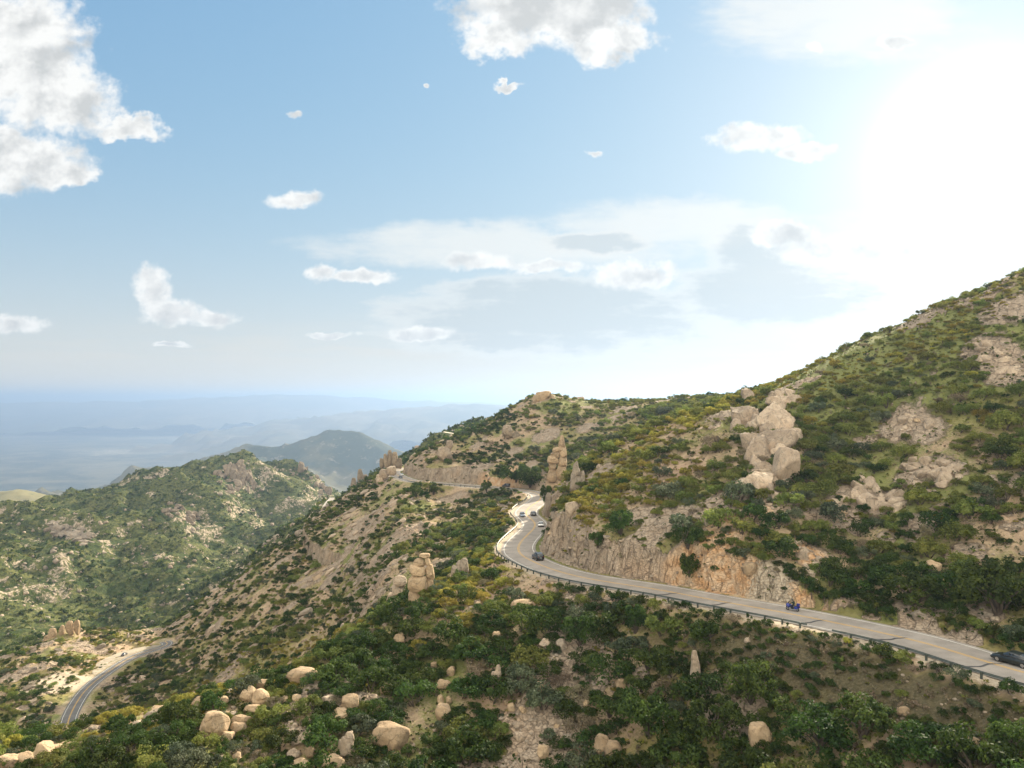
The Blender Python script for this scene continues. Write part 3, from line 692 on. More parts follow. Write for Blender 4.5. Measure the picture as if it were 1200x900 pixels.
def make_rider():
    root = empty('person'); tag(root, 'person in dark jacket and black helmet riding the blue motorcycle', 'person')
    J = {'hip': (-.28, 0, .93, .15), 'waist': (-.26, 0, 1.1, .145), 'chest': (-.2, 0, 1.34, .17), 'neck': (-.16, 0, 1.5, .065), 'head': (-.13, 0, 1.6, .085), 'crown': (-.13, 0, 1.7, .08)}
    E = [('hip', 'waist'), ('waist', 'chest'), ('chest', 'neck'), ('neck', 'head'), ('head', 'crown')]
    for s, n in ((1, 'l'), (-1, 'r')):
        J.update({n+'sh': (-.19, s*.2, 1.42, .075), n+'el': (.02, s*.34, 1.18, .052), n+'wr': (.24, s*.36, 1.08, .036), n+'pm': (.29, s*.36, 1.06, .034),
                  n+'th': (-.2, s*.13, .9, .105), n+'kn': (.24, s*.24, .78, .075), n+'an': (.0, s*.25, .4, .05), n+'toe': (.2, s*.25, .35, .045)})
        E += [('chest', n+'sh'), (n+'sh', n+'el'), (n+'el', n+'wr'), (n+'wr', n+'pm'), ('hip', n+'th'), (n+'th', n+'kn'), (n+'kn', n+'an'), (n+'an', n+'toe')]
        for f in range(4):                                          # fingers closed round the grip
            a, b_ = f'{n}f{f}', f'{n}g{f}'; y = s*(.325+.022*f)
            J[a] = (.325-.002*abs(f-1), y, 1.065, .011); J[b_] = (.31, y, 1.02, .0095); E += [(n+'pm', a), (a, b_)]
        J[n+'tb'] = (.27, s*.315, 1.02, .012); E.append((n+'pm', n+'tb'))
    ks = list(J); me = bpy.data.meshes.new('person_body'); me.from_pydata([J[k][:3] for k in ks], [(ks.index(a), ks.index(b)) for a, b in E], [])
    m, nt, b = new_mat('riding_clothes', .8); p = coords(nt, 'Object'); sp = node(nt, 'ShaderNodeSeparateXYZ'); link(nt, p, sp.inputs[0]); z = S(nt, sp.outputs[2])
    c = mixc(nt, z.ss(.93, .95), (.03, .035, .05), (.02, .035, .03)); c = mixc(nt, z.ss(1.53, 1.54), c, (.5, .32, .24)); link(nt, c, b.inputs['Base Color'])
    o = link_obj('body', me, m, root, True); md = o.modifiers.new('skin', 'SKIN'); md.use_smooth_shade = True
    for i, k in enumerate(ks):
        sv = me.skin_vertices[0].data[i]; sv.radius = (J[k][3],)*2; sv.use_root = (k == 'hip')
    o.modifiers.new('sub', 'SUBSURF').levels = 1; o.modifiers['sub'].render_levels = 1
    bm = bmesh.new(); bmesh.ops.create_uvsphere(bm, u_segments=20, v_segments=14, radius=.15); bmesh.ops.scale(bm, vec=(1.1, .92, 1.05), verts=bm.verts)
    for v in bm.verts:
        if v.co.z < -.1: v.co.z = -.1
    me = bpy.data.meshes.new('helmet'); bm.to_mesh(me); bm.free(); h = link_obj('helmet', me, flat_mat('helmet_shell', (.02, .025, .024), .2, coat=.6), root, True); h.location = (-.12, 0, 1.66)
    v = link_obj('visor', box(.06, .2, .1, .025, (.135, 0, .0)), MAT_GLASS, h)
    return root
i = find(931, -2.0, 0, station(700, 680)); mc = make_motorcycle(); put(mc, i, -2.0); rd = make_rider(); put(rd, i, -2.0)
# ------------------------------------------------------------------ rocks
def ico(sub):
    bm = bmesh.new(); bmesh.ops.create_icosphere(bm, subdivisions=sub, radius=1); V = np.array([v.co[:] for v in bm.verts]); Fc = np.array([[v.index for v in f.verts] for f in bm.faces]); bm.free(); return V, Fc
ICO = {s: ico(s) for s in (2, 3, 4, 5)}
def rock_mesh(name, seed, sub=4, p=3.0, planes=7, amp=.1, dims=(1, 1, 1), strata=0, taper=0, mat=None, cut=(.62, .9)):
    r = np.random.default_rng(seed); V, Fc = ICO[sub]; V = V.copy()
    V /= (np.abs(V)**p).sum(1)[:, None]**(1/p)                       # between a ball and a block
    for k in range(planes):
        n = r.normal(size=3); n /= np.linalg.norm(n); h = r.uniform(*cut)*1.12; d = V@n-h; V -= np.maximum(d, 0)[:, None]*n*.93
    if taper: V[:, :2] *= (1-taper*sstep(-1, 1, V[:, 2]))[:, None]
    q = V*1.0+seed*3.7
    nrm = V/np.linalg.norm(V, axis=1)[:, None]
    V += nrm*(amp*fbm3(q[:, 0]*1.4, q[:, 1]*1.4, q[:, 2]*1.4, seed, 5, .55))[:, None]
    if strata:
        V[:, :2] *= (1-.09*(np.sin(V[:, 2]*strata+2*vn3(q[:, 0]*.8, q[:, 1]*.8, q[:, 2]*.8, 3)) > .75))[:, None]
    g1 = np.abs(vn3(q[:, 0]*1.1+5, q[:, 1]*1.1, q[:, 2]*.7, seed+9)); g2 = np.abs(vn3(q[:, 0]*2.3, q[:, 1]*2.3+3, q[:, 2]*2.6, seed+19))
    V -= nrm*(.13*sstep(.1, 0, g1)+.06*sstep(.12, 0, g2))[:, None]      # joints worn into the rock
    V *= np.array(dims); me = np_mesh(name, V, Fc, True, 3)
    if mat: me.materials.append(mat)
    return me
PROTO_B = [rock_mesh('boulder', 100+k, 4, 2.8+.8*(k % 4), 14+k % 6, .17, (1, .8+.03*k, .72), mat=(MAT_ROCK, MAT_ROCK_WARM, MAT_ROCK, MAT_ROCK_GREY)[k % 4]) for k in range(10)]
PROTO_S = [rock_mesh('rock_slab', 140+k, 4, 3.2, 9, .12, (1, .34+.04*(k % 3), .42), mat=(MAT_ROCK, MAT_ROCK_GREY, MAT_ROCK)[k % 3], cut=(.45, .85)) for k in range(8)]
PROTO_F = [rock_mesh('rock', 170+k, 2, 2.6, 6, .14, (1, .85, .7), mat=(MAT_ROCK, MAT_ROCK_GREY)[k % 2]) for k in range(6)]
PROTO_SF = [rock_mesh('slab', 190+k, 2, 3.2, 7, .12, (1, .34, .4), mat=(MAT_ROCK, MAT_ROCK_GREY)[k % 2]) for k in range(4)]
NAMED = []                                                          # (object, noun phrase, point, size) labelled at the end
TAKEN = []                                                          # rock footprints that plants keep away from
def tower(u, v, blocks, label, name='rock_tower', cat='rock formation', mat=MAT_ROCK, deep=.8, lean=0, seed=300, part='rock_block', dy=0, Y=None):
    """blocks: (left, right, top, bottom[, distance offset, power, taper]) in photo pixels, at the distance of the ground under (u, v)"""
    g = next((q for q in (hit(u, v+d) for d in range(0, 60, 4)) if q is not None), None)
    if g is None: return None
    y = Y or g.y; root = empty(name, g); tag(root, label, cat)
    k = y/F
    for i, bl in enumerate(blocks):
        l, r_, t, b_ = bl[:4]; off, pw, tp = (list(bl[4:])+[0, 3.2, .1][len(bl)-4:]) if len(bl) > 4 else (0, 3.2, .1)
        w, h = (r_-l)/2*k, (b_-t)/2*k
        me = rock_mesh(part, seed+i*7, 5, pw+1.6, 16, .11, (w*1.1, max(w*deep, h*.35), h*1.04), strata=0, taper=tp, mat=mat, cut=(.7, 1.1))
        o = link_obj(part, me, None, root); yy = y+off
        o.location = Vector((((l+r_)/2-600)/F*yy, yy, (468-(t+b_)/2)/F*yy))-g; o.rotation_euler = (0, random.uniform(-.04, .04), random.uniform(-.2, .2))
    TAKEN.append((g.x, g.y, (max(b[1] for b in blocks)-min(b[0] for b in blocks))/2*k))
    return root
# twin column on the brow left of the road
tower(490, 702, [(479,499,692,712,.3),(480,500.5,673.5,693,0,4,.02),(479.5,498,662,674.5,0,3,.12),(484,497,654.5,665,.2,2.6,.2),(498,508,679,698,.6,3,.05),(498.5,509,661.5,680,.5,3.2,.1),(497,504,653.5,662.5,.6),(491.5,504,648.5,654.5,.6,2.6,.1)],
      'tan twin stone column of stacked blocks with a flat cap on the brow', mat=MAT_ROCK_WARM, seed=300)
tower(466, 712, [(461,476.5,675,687,0,2.4,.1),(460,475,685,697,.3),(453,474,694,712,.8,2.8,.2),(446,463,706,730,.5,2.8,.2)], 'low pile of rounded rocks stepping down beside the twin column', seed=330)
tower(540, 676, [(529,540,662,676,0,3,.2),(538,549,654,672,.5,3,.25),(534,543,657,668,.8,3,.2)], 'grey cracked rock in the brush between the twin column and the bend', mat=MAT_ROCK_GREY, seed=345)
# spire and pale horns at the toe of the spur
tower(655, 566, [(641,652,551,565,0,3,.1),(643.5,652,540,553,.2,3.4,.05),(642,654.5,534,543,.2,2.8,.1),(645,657,529,537,.5,3,.2),(648,660,523.5,531,.5,2.8,.1),(651,664,545,563,.7,3,.2),(653.5,665.5,533,548,.8,3,.3),(653,664,522,536,.6,2.8,.25),(654.5,662,514,525,.5,2.6,.25),(656,661,510,516,.5,2.4,.3),(640,662,560,575,1.5,2.6,.1)],
      'tall jagged orange spire standing over the S bend', mat=MAT_ROCK_WARM, seed=360)
tower(676, 572, [(667,683,553,580,0,2.8,.35),(670,680,541,562,.2,2.6,.5),(679,686,552,578,.4,3,.2)], 'pale horn shaped rock just right of the tall spire', mat=MAT_ROCK_GREY, seed=380)
tower(643, 600, [(637,648,578,606,0,3,.45),(642,652,584,606,.4,2.6,.4)], 'narrow pale fin of rock at the inside of the upper bend', mat=MAT_ROCK_GREY, seed=395)
tower(668, 602, [(663,678,588,606,0,4,.05),(661,681,600,624,.4,3.4,.05)], 'square topped block on the cliff above the dark suv', mat=MAT_ROCK, seed=405)
# the large bare face on the right hill
def faces(u, v, parts, label, name='rock_outcrop', mat=MAT_ROCK, seed=420, big=False):
    """a ledge: blocks of many sizes sunk into the slope, within the given outlines (left, right, top, bottom, bluntness)"""
    g = next((q for q in (hit(u, v+d) for d in range(0, 60, 6)) if q is not None)); root = empty(name, g); tag(root, label, 'rock outcrop'); r = np.random.default_rng(seed)
    for i, (l, r_, t, b_, pw) in enumerate(parts):
        lst = [((l+r_)/2, (t+b_)/2, (r_-l)/2*1.18, (b_-t)/2*1.12)] if big else []
        for k in range(6 if big else max(4, int((r_-l)*(b_-t)/(75 if g.y < 600 else 32)))):
            a = r.uniform(0, 6.28); q = math.sqrt(r.random())*(1.1 if big else .95); f = r.uniform(.2, .5) if not big else r.uniform(.25, .55)
            lst.append(((l+r_)/2+math.cos(a)*q*(r_-l)/2, (t+b_)/2+math.sin(a)*q*(b_-t)/2, (r_-l)/2*f*1.2, (b_-t)/2*f*1.2))
        for j, (cu, cv, wu, hv) in enumerate(lst):
            c = hit(cu, cv)
            if c is None or wu < .8: continue
            k = c.y/F; w, h = wu*k, max(hv, wu*.55)*k; d = .55*(w+h)/2+.3
            me = rock_mesh('rock_face', seed+i*37+j*5, 5 if big and j == 0 else 4, pw+1.4, 20, .17, (w*1.1, d, h*1.1), mat=mat, cut=(.48, 1.0))
            sx, sy = slope(c.x, c.y, 3); o = link_obj('rock_face', me, None, root); tilt = math.atan(max(0, min(1.2, sy)))
            sink = .42 if big and j == 0 else .2
            o.location = c-g+Vector((0, d*sink, -d*sink*.3)); o.rotation_euler = (-(math.pi/2-tilt)*.4+r.normal()*.12, r.normal()*.16, r.normal()*.2)
            if w > .8: TAKEN.append((c.x, c.y, w*.7))
    return root
faces(897, 520, [(862,892,468,520,3.2),(884,938,470,532,3.2),(874,910,512,566,3.2),(880,926,500,548,3),(870,908,552,592,3.4),(898,920,552,586,3),(906,936,462,486,3)], 'large bare cream coloured rock face with an egg boulder on the right hill', mat=MAT_ROCK, big=True)
faces(1090, 555, [(1060,1100,537,560,2.6),(1088,1128,543,572,2.8),(1066,1084,556,572,2.6)], 'pale broken ledge in the green scrub of the right hill', seed=460)
faces(1060, 503, [(1046,1072,480,500,2.6),(1074,1096,494,512,2.8),(1056,1070,500,510,2.6)], 'whitish ledges high on the right hill below the bare crest', seed=475)
faces(1170, 425, [(1140,1168,398,414,2.6),(1150,1186,410,428,2.8),(1160,1200,428,440,2.8)], 'flat pale slabs near the top of the right hill', seed=485)
faces(1000, 585, [(975,1000,583,602,2.8),(1000,1030,560,604,2.6),(1028,1062,575,600,2.6)], 'weathered blocky outcrop in the middle of the right hill', seed=492)
faces(950, 645, [(934,953,632,650,2.6),(938,962,650,676,3.2)], 'leaning flat topped rock above the motorcycle', seed=500)
# knob and ridge rocks
tower(634, 468, [(624,640,462,474,0,2.6,.1),(628,646,458,468,.5,2.6,.1),(638,650,463,474,1,2.8,.1)], 'cluster of warm rocks crowning the dark knob', name='rock_outcrop', mat=MAT_ROCK_WARM, seed=510)
tower(521, 540, [(513,529,524,541,0,2.6,.1),(523,531,516,527,.5,3,.1)], 'rounded pink boulder with a block on its shoulder above the pink cut', seed=520)
tower(460, 550, [(449,455,532,548,0,3.4,.1),(454,460,528,548,.6,3.4,.1),(459,466,530,548,1,3.4,.1),(445,450,537,549,.4,3,.2),(464,471,537,549,.8,3,.2)], 'dark blocky crag on the skyline left of the far bend', mat=MAT_ROCK_DARK, seed=530)
tower(424, 566, [(419,426,550,566,0,3,.2),(425,432,556,570,.5,3,.3),(411,418,560,572,0,3,.3)], 'three small grey pinnacles stepping down the skyline ridge', mat=MAT_ROCK_DARK, seed=540)
tower(453, 562, [(444,455,550,562,0,2.6,.1),(453,464,546,557,.6,2.4,.1),(440,450,556,568,-.4,2.6,.1)], 'pile of pale boulders where the far bend disappears', seed=550)
tower(602, 512, [(588,600,498,513,0,3,.1),(600,610,506,516,0,2.6,.1)], 'grey ledge on the dark hillside below the knob', mat=MAT_ROCK_DARK, seed=556)
# left side towers
tower(80, 744, [(87,93,726,744,0,3.6,.05),(77,86,728,744,.3,2.6,.2),(69,76,733,745,.4,2.6,.3),(57,66,736,750,-.5,2.6,.2),(52,64,744,752,-.6,2.4,.2)], 'row of upright tan pinnacles on the sunlit grassy spur', mat=MAT_ROCK_WARM, seed=560)
faces(275, 562, [(250,264,550,566,3),(262,276,543,566,3.2),(272,292,542,572,3.2),(262,280,562,580,3),(286,298,556,580,3)], 'grey cliff bands on the highest point of the green hill', mat=MAT_ROCK_DARK, seed=570)
faces(358, 560, [(340,352,550,562,3),(350,362,548,562,3),(362,374,556,572,3),(372,386,566,584,3)], 'broken rocky crest at the far end of the green hill', mat=MAT_ROCK_DARK, seed=580)
faces(215, 600, [(190,215,590,606,3),(214,236,600,616,3)], 'band of grey ledges halfway up the green hill', mat=MAT_ROCK_DARK, seed=585)
faces(80, 625, [(50,80,612,630,3),(78,112,622,640,3)], 'pale ledges on the near shoulder of the green hill', mat=MAT_ROCK_GREY, seed=588)
tower(353, 552, [(349,357,541,556,0,3,.3)], 'thumb of rock standing on the broken hill crest', mat=MAT_ROCK_DARK, seed=589)
tower(818, 801, [(808,821,768,801,0,3.2,.3),(810,817.5,762,775,.1,2.6,.3)], 'tall pale standing stone among dark oaks under the road', mat=MAT_ROCK, seed=590)
tower(580, 805, [(574.5,589,786,805,0,3.2,.25),(580,587,779,792,.1,2.6,.3)], 'pale pointed stone beside the grey green juniper', mat=MAT_ROCK, seed=597)
tower(407, 888, [(397,414,863,888,0,4,.05),(404,416,857,868,.2,3,.3)], 'wedge shaped upright block at the bottom of the brush slope', mat=MAT_ROCK, seed=603)
# single boulders: (left, right, top, bottom, label)
SINGLE = [
 (902,929,522,563,'egg shaped boulder leaning on the large bare rock face'),
 (301.5,317,797,808,'pale boulder topping the pile on the left brow'),(297,315,808,826,'split boulder with a dark notch in the left brow pile'),(282,299,805,822,'rounded boulder at the left of the brow pile'),
 (288,308,826,838,'flat topped block under the brow pile'),(272,295,838,850,'pinkish slab of rock below the flat topped block'),(271,288,847,860,'oval boulder below the pinkish slab'),(257,273,856,868,'orange tinged boulder at the foot of the brow pile'),
 (315,326,789,800,'small pale boulder on the brow behind the pile'),(252,266,816,827,'pinkish rock in yellow brush left of the brow pile'),(233,265,834,866,'long smooth slab sloping down left of the brow pile'),
 (337,372,783,801,'flat bare rock sheet on the brow right of the pile'),(343,353,814,821,'small block alone in the brush right of the brow pile'),
 (399,419,815,830,'pale rock half hidden by brush above the grey boulder'),(387,408,831,847,'rounded grey boulder in the middle of the brush slope'),(372,386,853,865,'tilted boulder left of the upright wedge block'),
 (377,402,885,903,'domed boulder at the bottom edge beside the wedge block'),(341,362,889,903,'domed boulder cut by the bottom edge, left of its twin'),(359,369,875,889,'narrow rock leaning at the bottom left of the brush slope'),
 (439,478,850,876,'large pinkish boulder with a ledge at the bottom of the slope'),(513,520,814,826,'left one of two upright eared stones'),(522.5,529.5,815,825,'right one of two upright eared stones'),(511,527,825,846,'broad pale stone under the two eared stones'),
 (518,532,859,873,'square boulder alone in dark brush near the bottom'),(513,527,797,807,'angular white rock above the two eared stones'),(524,533,781,792,'bright rock in the cluster below the brow'),(446,461,800,813,'stepped pale rocks on the upper brush slope'),
 (595,604,823,833,'pale tilted stone at the foot of the grey green juniper'),(629,639,798,812,'leaning pale stone below the road in olive brush'),(722,734,794,807,'pale boulder half sunk in brush left of the standing stone'),
 (731,746,825,839,'long tilted boulder in brush below the standing stone'),(709,727,869,890,'pointed grey boulder at the bottom of the slope'),(697,713,861,887,'upright grey rock beside the pointed grey boulder'),(629,643,873,891,'pinkish upright rock at the bottom edge below the oaks'),
 (683,691,820,829,'small white stone alone between olive bushes'),(1133,1150,864,881,'pinkish boulder on bare soil under the grassy bank'),(1051,1064,828,838,'pinkish boulder between two dark oaks under the grassy bank'),(878,902,848,875,'long grey boulder lying in pale rubble'),
 (42,63,871,892,'largest boulder of the row at the bottom left corner'),(62,71,870,889,'narrow boulder in the corner row'),(70,87,869,882,'boulder at the end of the corner row, beside the valley road'),(20,42,882,894,'low boulder in the corner row left of the largest'),(-6,18,884,898,'flat boulder cut by the left photo edge'),
 (600,622,703,713,'pale rubble covered rock in the brush below the bend'),(1086,1102,657,672,'white boulder on the right hill above the dark thicket'),(870,886,660,674,'block of rock stuck on the orange road cut'),
 (577,586,740,752,'small split boulder among bushes below the brow'),(462,475,742,756,'heart shaped pale stone on the brow'),(505,512,775,783,'white stone beside the path of pale rubble'),
]
def put_boulder(l, r_, t, b_, seed, mat=None):
    uc = (l+r_)/2; g = hit(uc, b_-.12*(b_-t))
    if g is None: return None
    k = g.y/F; w, h = (r_-l)/2*k, (b_-t)/2*k
    me = rock_mesh('boulder', seed, 4, 2.8+2*((seed*37) % 10)/10, 14, .14, (w*1.12, (w+h)/2*.9, h*1.12), mat=mat or (MAT_ROCK, MAT_ROCK_WARM, MAT_ROCK_GREY)[seed % 3], cut=(.62, 1.05))
    o = link_obj('boulder', me); o.location = g+Vector((0, 0, h*.66)); o.rotation_euler = (0, random.uniform(-.15, .15), random.uniform(-.3, .3)); TAKEN.append((g.x, g.y, w)); return o
for n, (l, r_, t, b_, lab) in enumerate(SINGLE):
    o = put_boulder(l, r_, t, b_, 700+n*3, MAT_ROCK if n == 0 else None)
    if o:
        if n == 0: o.location.y -= 2.2
        tag(o, lab, 'boulder', 'loose boulders on the slopes')

# scattered rocks: the largest in the picture as boulders and slabs of their own, the rest as rubble
def gn_scatter(name, label, pts, scl, rot, idx, protos):
    """one object that instances prototype meshes on points"""
    me = bpy.data.meshes.new(name); me.vertices.add(len(pts)); me.vertices.foreach_set('co', np.asarray(pts, np.float32).ravel())
    for an, ty, dat in (('scl', 'FLOAT_VECTOR', scl), ('rot', 'FLOAT_VECTOR', rot)):
        a = me.attributes.new(an, ty, 'POINT'); a.data.foreach_set('vector', np.asarray(dat, np.float32).ravel())
    a = me.attributes.new('idx', 'INT', 'POINT'); a.data.foreach_set('value', np.asarray(idx, np.int32))
    o = bpy.data.objects.new(name, me); COL.objects.link(o); tag(o, label, kind='stuff')
    lib = bpy.data.collections.new(name+'_kinds')
    for k, pm in enumerate(protos):
        q = bpy.data.objects.new(f'{name}_kind_{k:02d}', pm); lib.objects.link(q)
    ng = bpy.data.node_groups.new(name, 'GeometryNodeTree'); ng.interface.new_socket('Geometry', in_out='INPUT', socket_type='NodeSocketGeometry'); ng.interface.new_socket('Geometry', in_out='OUTPUT', socket_type='NodeSocketGeometry')
    gi, go = ng.nodes.new('NodeGroupInput'), ng.nodes.new('NodeGroupOutput'); ci = ng.nodes.new('GeometryNodeCollectionInfo'); ci.inputs['Collection'].default_value = lib; ci.inputs['Separate Children'].default_value = True; ci.inputs['Reset Children'].default_value = True
    ip = ng.nodes.new('GeometryNodeInstanceOnPoints'); ip.inputs['Pick Instance'].default_value = True
    def attr(n, t):
        q = ng.nodes.new('GeometryNodeInputNamedAttribute'); q.data_type = t; q.inputs['Name'].default_value = n; return q.outputs[0]
    L = ng.links.new; L(gi.outputs[0], ip.inputs['Points']); L(ci.outputs[0], ip.inputs['Instance']); L(attr('scl', 'FLOAT_VECTOR'), ip.inputs['Scale']); L(attr('idx', 'INT'), ip.inputs['Instance Index'])
    er = ng.nodes.new('FunctionNodeEulerToRotation'); L(attr('rot', 'FLOAT_VECTOR'), er.inputs[0]); L(er.outputs[0], ip.inputs['Rotation'])
    L(ip.outputs[0], go.inputs[0]); o.modifiers.new('scatter', 'NODES').node_group = ng
    return o
def thin(x, y, r, cell=4.0):
    """keep points that do not crowd each other"""
    G_, keep = {}, []
    for i in range(len(x)):
        a, b = int(x[i]//cell), int(y[i]//cell); ok = True
        for p in (a-1, a, a+1):
            for q in (b-1, b, b+1):
                for j in G_.get((p, q), ()):
                    if (x[i]-x[j])**2+(y[i]-y[j])**2 < (r[i]+r[j])**2: ok = False; break
                if not ok: break
            if not ok: break
        if ok: G_.setdefault((a, b), []).append(i); keep.append(i)
    return np.array(keep, int)
def sample_view(n, y0, y1, power=1.6, wide=.82):
    """random places on the land in front of the camera, denser close by"""
    t = rng.random(n); Y = (y0**(2-power)+t*(y1**(2-power)-y0**(2-power)))**(1/(2-power)); a = rng.uniform(-wide, wide, n); return a*Y, Y
def mask_at(x, y): return np.stack([bil(x, y, MASK[..., k], NX0, NY0, NS) for k in range(4)], -1)
def clear_of_roads(x, y, r):
    d = np.abs(bil(x, y, np.clip(GD, -60, 60), NX0, NY0, NS)); d2 = np.abs(bil(x, y, np.clip(GD2, -60, 60), NX0, NY0, NS)); d3 = np.abs(near_line(x, y, spur)[0])
    return (d > 6.0+r) & (d2 > 6.4+r) & (d3 > 4.5+r)
def clear_of_taken(x, y, r, f=.9):
    ok = np.ones(len(x), bool)
    for tx, ty, tr in TAKEN: ok &= (x-tx)**2+(y-ty)**2 > ((tr+r)*f)**2
    return ok
def flank(x, y): return sstep(140, 190, y)*sstep(10, -30, x+(y-200)*.12)
def scatter_rocks():
    x, y = sample_view(26000, 62, 480, 1.5); k = (x > NX0+2) & (x < NX1-2); x, y = x[k], y[k]
    m = mask_at(x, y); fl = flank(x, y); n1 = fbm2(x/13, y/13, 301, 3)
    slab = rng.random(len(x)) < fl*.75
    r = np.clip(np.exp(rng.normal(-.85, .5, len(x))), .18, 1.25); r = np.where(slab, np.clip(r*2.3, .7, 4.2), r); r = np.where(y > 250, r*1.15, r)
    right = sstep(-10, 15, x-(y-100)*.25)*(H(x, y) > -31)
    gd = bil(x, y, np.clip(GD, -60, 60), NX0, NY0, NS); bank = (gd > 5)*(gd < 20)*(y < 140)
    p = np.clip(.05+.75*m[:, 0]+.4*sstep(.05, .5, n1)+fl*.25-.3*m[:, 1], 0, 1)*(1-m[:, 3])*(1-right*.5)*(1-.95*bank)*(1-.6*sstep(-10, 20, x)*(y < 130))+.5*sstep(-25, -45, x)*(y < 140)*sstep(-.05, .35, n1)
    k = (rng.random(len(x)) < p*.8) & clear_of_roads(x, y, r*.5) & clear_of_taken(x, y, r)
    x, y, r, slab = x[k], y[k], r[k], slab[k]
    o = np.argsort(-r); x, y, r, slab = x[o], y[o], r[o], slab[o]
    k = thin(x, y, r*.8, 8); x, y, r, slab = x[k], y[k], r[k], slab[k]
    z = H(x, y); sx, sy = slope(x, y, 1.5); vis = seen(x, y, z, .5); size = r/y*vis
    rank = {True: 0, False: 0}; own = np.zeros(len(x), bool)
    for i in np.argsort(-size):
        if not vis[i] or size[i]*F < 2.3: continue
        cap = 230 if slab[i] else 190
        if rank[bool(slab[i])] < cap: rank[bool(slab[i])] += 1; own[i] = True
    az = np.arctan2(-sy, -sx)                                       # downhill
    tilt = np.arctan(np.hypot(sx, sy))
    rz = np.where(slab, az+rng.normal(0, .22, len(x)), rng.uniform(0, 6.28, len(x))); ry = np.where(slab, tilt*.9+rng.normal(0, .12, len(x)), rng.normal(0, .15, len(x))); rx = rng.normal(0, .25, len(x))
    zz = z+np.where(slab, .2, .08)*r
    for i in np.nonzero(own)[0]:
        pm = (PROTO_S if slab[i] else PROTO_B)[int(rng.integers(8 if slab[i] else 10))]
        o = bpy.data.objects.new('rock_slab' if slab[i] else 'boulder', pm); COL.objects.link(o)
        o.location = (x[i], y[i], zz[i]); o.rotation_euler = (rx[i], ry[i], rz[i]); s = r[i]; o.scale = (s, s*rng.uniform(.85, 1.2), s*rng.uniform(.8, 1.25))
        o['kind'] = 'thing'
        NAMED.append((o, 'slab' if slab[i] else 'boulder', s)); TAKEN.append((x[i], y[i], s*(.45 if slab[i] else .8)))
    k = ~own
    for nm, lab, kk, pr in (('slab_rubble', 'many pale tilted slabs scattered down the far flank', k & slab, PROTO_SF), ('rubble', 'countless smaller stones strewn over the slopes', k & ~slab, PROTO_F)):
        gn_scatter(nm, lab, np.stack([x, y, zz], -1)[kk], np.stack([r, r*rng.uniform(.8, 1.2, len(r)), r*rng.uniform(.75, 1.2, len(r))], -1)[kk], np.stack([rx, ry, rz], -1)[kk], rng.integers(0, len(pr), kk.sum()), pr)
    # gravel sized stones close by
    x, y = sample_view(40000, 60, 230, 1.7); k = (x > NX0+2) & (x < NX1-2); x, y = x[k], y[k]; m = mask_at(x, y); n1 = fbm2(x/9, y/9, 307, 3)
    k = (rng.random(len(x)) < np.clip(.1+m[:, 0]*.8+sstep(.1, .5, n1)*.6-m[:, 1]*.3, 0, 1)) & clear_of_roads(x, y, .2); x, y = x[k], y[k]; r = np.clip(np.exp(rng.normal(-1.75, .45, len(x))), .08, .5)
    gn_scatter('pebbles', 'loose stones lying on the bare soil', np.stack([x, y, H(x, y)+.1*r], -1), np.stack([r, r, r*.8], -1), np.stack([0*r, 0*r, rng.uniform(0, 6.28, len(r))], -1), rng.integers(0, len(PROTO_F), len(r)), PROTO_F)
    # crags over the valley hills
    x, y = sample_view(16000, 480, 1750, 1.3, .95); k = (x > -1450) & (x < 900); x, y = x[k], y[k]; n = fbm2(x/70, y/70, 101, 5, .6); sx, sy = slope(x, y, 8)
    k = (rng.random(len(x)) < sstep(.05, .3, n)*.8+sstep(.5, 1.0, np.hypot(sx, sy))*.5+.004); x, y = x[k], y[k]; r = np.clip(np.exp(rng.normal(.55, .5, len(x))), .7, 4.5)
    gn_scatter('crags', 'pale crags and stones scattered over the green valley hill', np.stack([x, y, H(x, y)+.1*r], -1), np.stack([r, r*.9, r*rng.uniform(.7, 1.3, len(r))], -1), np.stack([rng.normal(0, .3, len(r)), rng.normal(0, .3, len(r)), rng.uniform(0, 6.28, len(r))], -1), rng.integers(0, len(PROTO_F), len(r)), PROTO_F)
scatter_rocks()
# ------------------------------------------------------------------ plants
def leaf_mat(name, a, b_, tip, trans=.42):
    m, nt, b = new_mat(name, .7, .2); p = coords(nt, 'Object'); oi = node(nt, 'ShaderNodeObjectInfo'); rnd = S(nt, oi.outputs['Random'])
    c = mixc(nt, noise(nt, p, 1.3, 3, .6).ss(.35, .65), a, b_); c = mixc(nt, noise(nt, p, 4.5, 3, .7).ss(.54, .68)*.6, c, tip)
    hs = node(nt, 'ShaderNodeHueSaturation'); link(nt, c, hs.inputs['Color']); link(nt, rnd*.05+.475, hs.inputs['Hue']); link(nt, (rnd*7.3).m('FRACT')*.6+.7, hs.inputs['Value'])
    link(nt, hs.outputs[0], b.inputs['Base Color'])
    tr = node(nt, 'ShaderNodeBsdfTranslucent'); link(nt, hs.outputs[0], tr.inputs['Color']); mx_ = node(nt, 'ShaderNodeMixShader'); mx_.inputs[0].default_value = trans
    link(nt, b.outputs[0], mx_.inputs[1]); link(nt, tr.outputs[0], mx_.inputs[2]); link(nt, mx_.outputs[0], nt.nodes['Material Output'].inputs['Surface'])
    return m
